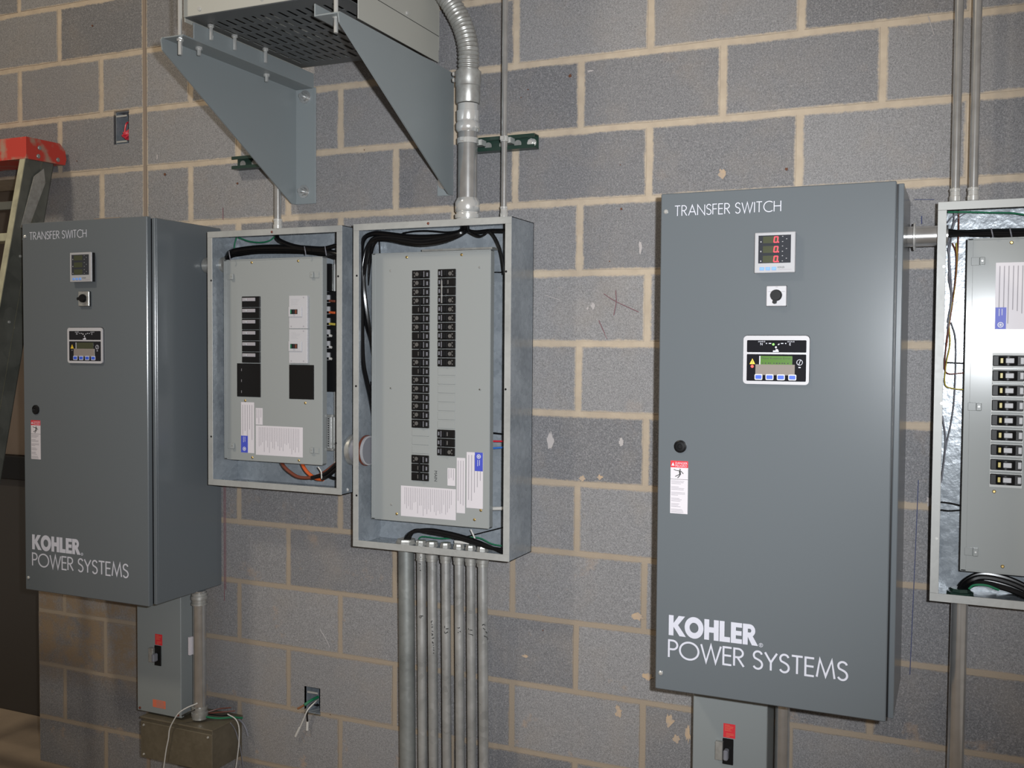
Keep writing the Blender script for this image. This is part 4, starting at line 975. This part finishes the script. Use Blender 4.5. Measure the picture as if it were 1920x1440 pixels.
MB().box(TX1 - .003, TX1, -.486, TY1, .024, .75, .0008).build('side_panel', M['trans'], tr)
MB().box(TX1 - .003, TX1, TY0 + .003, -.486, .105, .75, .0008).build('side_panel', M['trans'], tr)
MB().box(TX0, TX0 + .003, TY0 + .003, TY1, .05, .75, .0008).build('side_panel', M['trans'], tr)
MB().box(TX0, TX1, TY1, TY1 + .003, .0605, .75).build('back_panel', M['trans'], tr)
MB().box(TX0, TX1, TY0, TY1, .75, .76).build('top_panel', M['trans'], tr)
MB().box(TX1 - .0005, TX1 + .0006, -.40, TY1, .100, .1015).build('panel_seam', M['black'], tr)
# slotted bottom plate: ribs between slots that run front to back, in rows
m = MB(); zp = .060
nrow, ncol = 7, 15
y0_, y1_ = TY0 + .06, TY1 - .03; x0_, x1_ = TX0 + .03, TX1 - .035
rows = [(y0_ + (y1_ - y0_) * i / nrow, y0_ + (y1_ - y0_) * (i + .80) / nrow) for i in range(nrow)]
cols = [(x0_ + (x1_ - x0_) * i / ncol, x0_ + (x1_ - x0_) * (i + .38) / ncol) for i in range(ncol)]
ys = [TY0 + .003] + [v for r in rows for v in r] + [TY1]
for a, b in zip(ys[0::2], ys[1::2]): m.box(TX0 + .003, TX1 - .004, a, b, zp, zp + .002)
xs = [TX0 + .003] + [v for c in cols for v in c] + [TX1 - .004]
for ra, rb in rows:
    for a, b in zip(xs[0::2], xs[1::2]): m.box(a, b, ra, rb, zp, zp + .002)
m.build('slotted_bottom', M['louvre'], tr, False)
MB().box(TX0 + .05, TX1 - .05, TY0 + .04, TY1 - .02, .16, .60, .01).build('core', M['black'], tr)
for x in (-.88, -.675): MB().rev((x, TY0, .078), (0, -1, 0), [(0, .006), (.003, .005)], 10).build('panel_screw', M['chrome'], tr)
MB().rev((TX1, -.235, .112), (1, 0, 0), [(0, .006), (.003, .005)], 10).build('panel_screw', M['chrome'], tr)
for y in (-.50, -.40, -.26): MB().rev((TX0 + .030, y, zp), (0, 0, -1), [(0, .009), (.006, .009), (.0061, .0055), (.042, .0055)], 8).build('bottom_bolt', M['chrome'], tr)

# ------------------------------------------------------------------ wireway under the left switch, and its loose wires
gb = thing('wireway_box', (-1.358, 0, -2.225), 'brown dull galvanized wireway box low on the wall under the left disconnect', 'junction box')
MB().box(-1.508, -1.208, -.150, 0, -2.225, -2.088, .002).build('body', M['gutter'], gb)
MB().box(-1.511, -1.205, -.155, -.149, -2.224, -2.100, .0015).build('front_cover', M['gutter'], gb)
MB().box(-1.512, -1.204, -.156, 0, -2.090, -2.084, .0012).build('top_cover', M['gutter'], gb)
for x, z in ((-1.497, -2.212), (-1.222, -2.11), (-1.497, -2.112)): MB().rev((x, -.155, z), (0, -1, 0), [(0, .004), (.003, .003)], 10).build('cover_screw', M['chrome'], gb)
h1 = crop(240, 1120, 4.5)
def wire(label, pts, r, mt, Y=-.16, f=h1):
    q = [f(p[0], p[1], p[2] if len(p) > 2 else Y) for p in pts]
    m = MB(); m.tube(q, r, 7, 6); return tag(m.build('loose_wire', M[mt], None), label, 'wire', 'loose wires at the wireway')
wire('white wire hanging over the left front of the brown wireway', [(585, 895, -.12), (500, 930, -.15), (430, 975, -.162), (388, 1035, -.165), (352, 1110, -.165), (342, 1190, -.165), (322, 1290, -.165), (300, 1450, -.165)], .0020, 'wwhite')
wire('short black wire lying on the brown wireway behind the white one', [(590, 938, -.12), (520, 965, -.135), (455, 1000, -.150)], .0024, 'cable')
wire('white wire hanging down the right end of the brown wireway', [(840, 985, -.06), (905, 1025, -.055), (935, 1090, -.05), (938, 1200, -.05), (925, 1330, -.05), (908, 1450, -.05)], .0021, 'wwhite')
wire('pale wire curling to the right of the brown wireway', [(905, 1010, -.02), (960, 1050, -.02), (995, 1110, -.02), (1012, 1170, -.02)], .0035, 'wgrey')
wire('thin grey wire hanging at the right end of the wireway', [(865, 1060, -.08), (905, 1120, -.055), (935, 1220, -.045), (958, 1330, -.035), (972, 1450, -.03)], .0018, 'wgrey')
wire('thick green wire curving across the top of the wireway', [(565, 955, -.09), (620, 995, -.10), (700, 1015, -.09), (790, 1020, -.07), (880, 1012, -.05), (965, 1018, -.02)], .0034, 'wgreen')
wire('brown wire end pointing right, uppermost behind the short conduit', [(660, 972, -.075), (760, 942, -.05), (870, 930, -.03)], .0020, 'wbrown')
wire('brown wire end pointing right, second behind the short conduit', [(650, 982, -.08), (790, 968, -.055), (905, 958, -.03)], .0022, 'wbrown')
wire('black wire end lying on the wireway, lowest behind the short conduit', [(650, 980, -.085), (780, 996, -.06), (870, 992, -.035)], .0020, 'cable')

# ------------------------------------------------------------------ recessed boxes in the wall
def recess(label, hole, k):
    x0, x1, z0, z1 = hole
    t = thing('outlet_box', ((x0 + x1) / 2, .03, z0), label, 'outlet box', 'boxes recessed in the block wall')
    b = .002
    MB().box(x0 + b, x1 - b, .100, .102, z0 + b, z1 - b).build('back', M['galv'], t)
    for a, c in ((x0 + b, x0 + b + .002), (x1 - b - .002, x1 - b)): MB().box(a, c, .010, .100, z0 + b, z1 - b).build('side', M['galv'], t)
    for a, c in ((z0 + b, z0 + b + .002), (z1 - b - .002, z1 - b)): MB().box(x0 + b, x1 - b, .010, .100, a, c).build('side', M['galv'], t)
    MB().box(x0 + .01, x1 - .012, .003, .006, z1 - .022, z1 - .016).build('mounting_ear', M['flange'], t)
    if k == 0: MB().box(x0 + .01, x1 - .012, .003, .006, z0 + .006, z0 + .012).build('mounting_ear', M['flange'], t)
    return t
ub = recess('small recessed box with red wires high on the wall above the left switch', HOLES[0], 0)
r = random.Random(5)
for i in range(6):
    m = MB(); x = -1.722 + .005 * i - .010; m.tube([(x, .09, -.05 + .006 * i), (x - .006 + r.uniform(-.006, .01), .03, -.04 + r.uniform(-.02, .02)), (x - .01 + r.uniform(-.008, .012), .015, -.075), (x - .016 + r.uniform(-.01, .02), .012, -.078 + r.uniform(-.02, .01)), (x, .03, -.092)], .0032, 6)
    m.build('red_wire', M['wred'], ub)
lb = recess('small recessed box with loose capped wires low on the wall left of the pipes', HOLES[1], 1)
k1 = crop(480, 960, 3)
cable(lb, k1, [(345, 1060, .04), (322, 1075, .01), (300, 1098, -.012), (288, 1135, -.014), (290, 1185, -.012)], .0026, 'cable', name='wire')
cable(lb, k1, [(350, 1055, .04), (330, 1072, .005), (292, 1112, -.02), (266, 1170, -.018), (242, 1225, -.014)], .0024, 'wwhite', name='wire')
cable(lb, k1, [(350, 1040, .04), (310, 1060, .01), (272, 1086, -.010)], .0048, 'wgreen', name='wire')
cable(lb, k1, [(345, 1080, .03), (352, 1088, .01), (330, 1084, -.004)], .0022, 'cable', name='wire')
cable(lb, k1, [(272, 1086, -.010), (236, 1106, -.012)], .0036, 'copper', name='bare_end')
cable(lb, k1, [(290, 1178, -.012), (288, 1228, -.012)], .0042, 'wwhite', name='wire_cap')
cable(lb, k1, [(246, 1212, -.015), (222, 1262, -.012)], .0040, 'wwhite', name='wire_cap')

# ------------------------------------------------------------------ folded stepladder leaning on the wall beside the doorway
ld = thing('stepladder', (-2.2, -.6, -H), 'folded metal stepladder with a worn red top cap, left edge of the photo', 'ladder')
LT, LB_ = -.150, -H                                   # top and bottom of the rails
SL, FLR = .235, .030                                  # lean per metre, flare per metre
def rail(xo, sgn, ya, yb, mt, name, inset=0):
    """channel rail leaning: web plate plus front and back lips; xo outer face at the top"""
    def P(x, y, z): d = LT - z; return (x + sgn * FLR * d, y - SL * d, z)
    def bar(m, x0, x1, y0, y1):
        v = [P(x, y, z) for z in (LB_, LT) for x, y in ((x0, y0), (x1, y0), (x1, y1), (x0, y1))]
        m.add(v, [(0, 1, 2, 3), (4, 7, 6, 5), (0, 4, 5, 1), (1, 5, 6, 2), (2, 6, 7, 3), (3, 7, 4, 0)])
    m = MB(); bar(m, xo - sgn * .003, xo, ya, yb); o = m.build(name, M['ladder'], ld, False)
    m = MB(); bar(m, xo - sgn * .026, xo, ya - .003, ya); bar(m, xo - sgn * .02, xo, yb - .003, yb); m.build(name + '_flange', M[mt], o, False)
XO = -2.002
rail(XO, 1, -.170, -.100, 'ladderrail', 'front_rail'); rail(XO - .46, -1, -.170, -.100, 'ladderrail', 'front_rail')
rail(XO - .006, 1, -.092, -.045, 'ladder', 'rear_rail'); rail(XO - .454, -1, -.092, -.045, 'ladder', 'rear_rail')
for k in range(7):
    z = -.46 - .305 * k + 0.02; d = LT - z
    MB().box(XO - .458 - FLR * d, XO - .004 + FLR * d, -.166 - SL * d, -.098 - SL * d, z - .028, z, .002).build('step', M['ladderrail'], ld)
    if k % 2 == 0: MB().box(XO - .452 - FLR * d, XO - .010 + FLR * d, -.060 - SL * d, -.050 - SL * d, z + .10, z + .13, .002).build('rear_brace', M['ladder'], ld)
cp = MB().prism([(-.180, -.100), (-.035, -.098), (-.012, -.120), (-.006, -.150), (-.012, -.172), (-.180, -.176)], 0, XO - .47, XO + .008).build('top_cap', M['ladderred'], ld)
for y, z in ((-.125, -.130), (-.130, -.160), (-.045, -.158)): MB().rev((XO + .008, y, z), (1, 0, 0), [(0, .008), (.002, .008), (.004, .005)], 10).build('rivet', M['dullmetal'], cp)
m = MB(); pl = [(-.150, -.235), (-.118, -.20), (-.100, -.25), (-.135, -.43), (-.165, -.42)]
m.prism([(y - SL * (LT - z) + .02, z) for y, z in pl], 0, XO + .008, XO + .012); m.build('spreader_plate', M['dullmetal'], ld)
for z in (-.42, -.46, -.52, -.75, -1.05):
    d = LT - z; MB().rev((XO + FLR * d, -.125 - SL * d, z), (1, 0, 0), [(0, .005), (.004, .004)], 8).build('rivet', M['chrome'], ld)
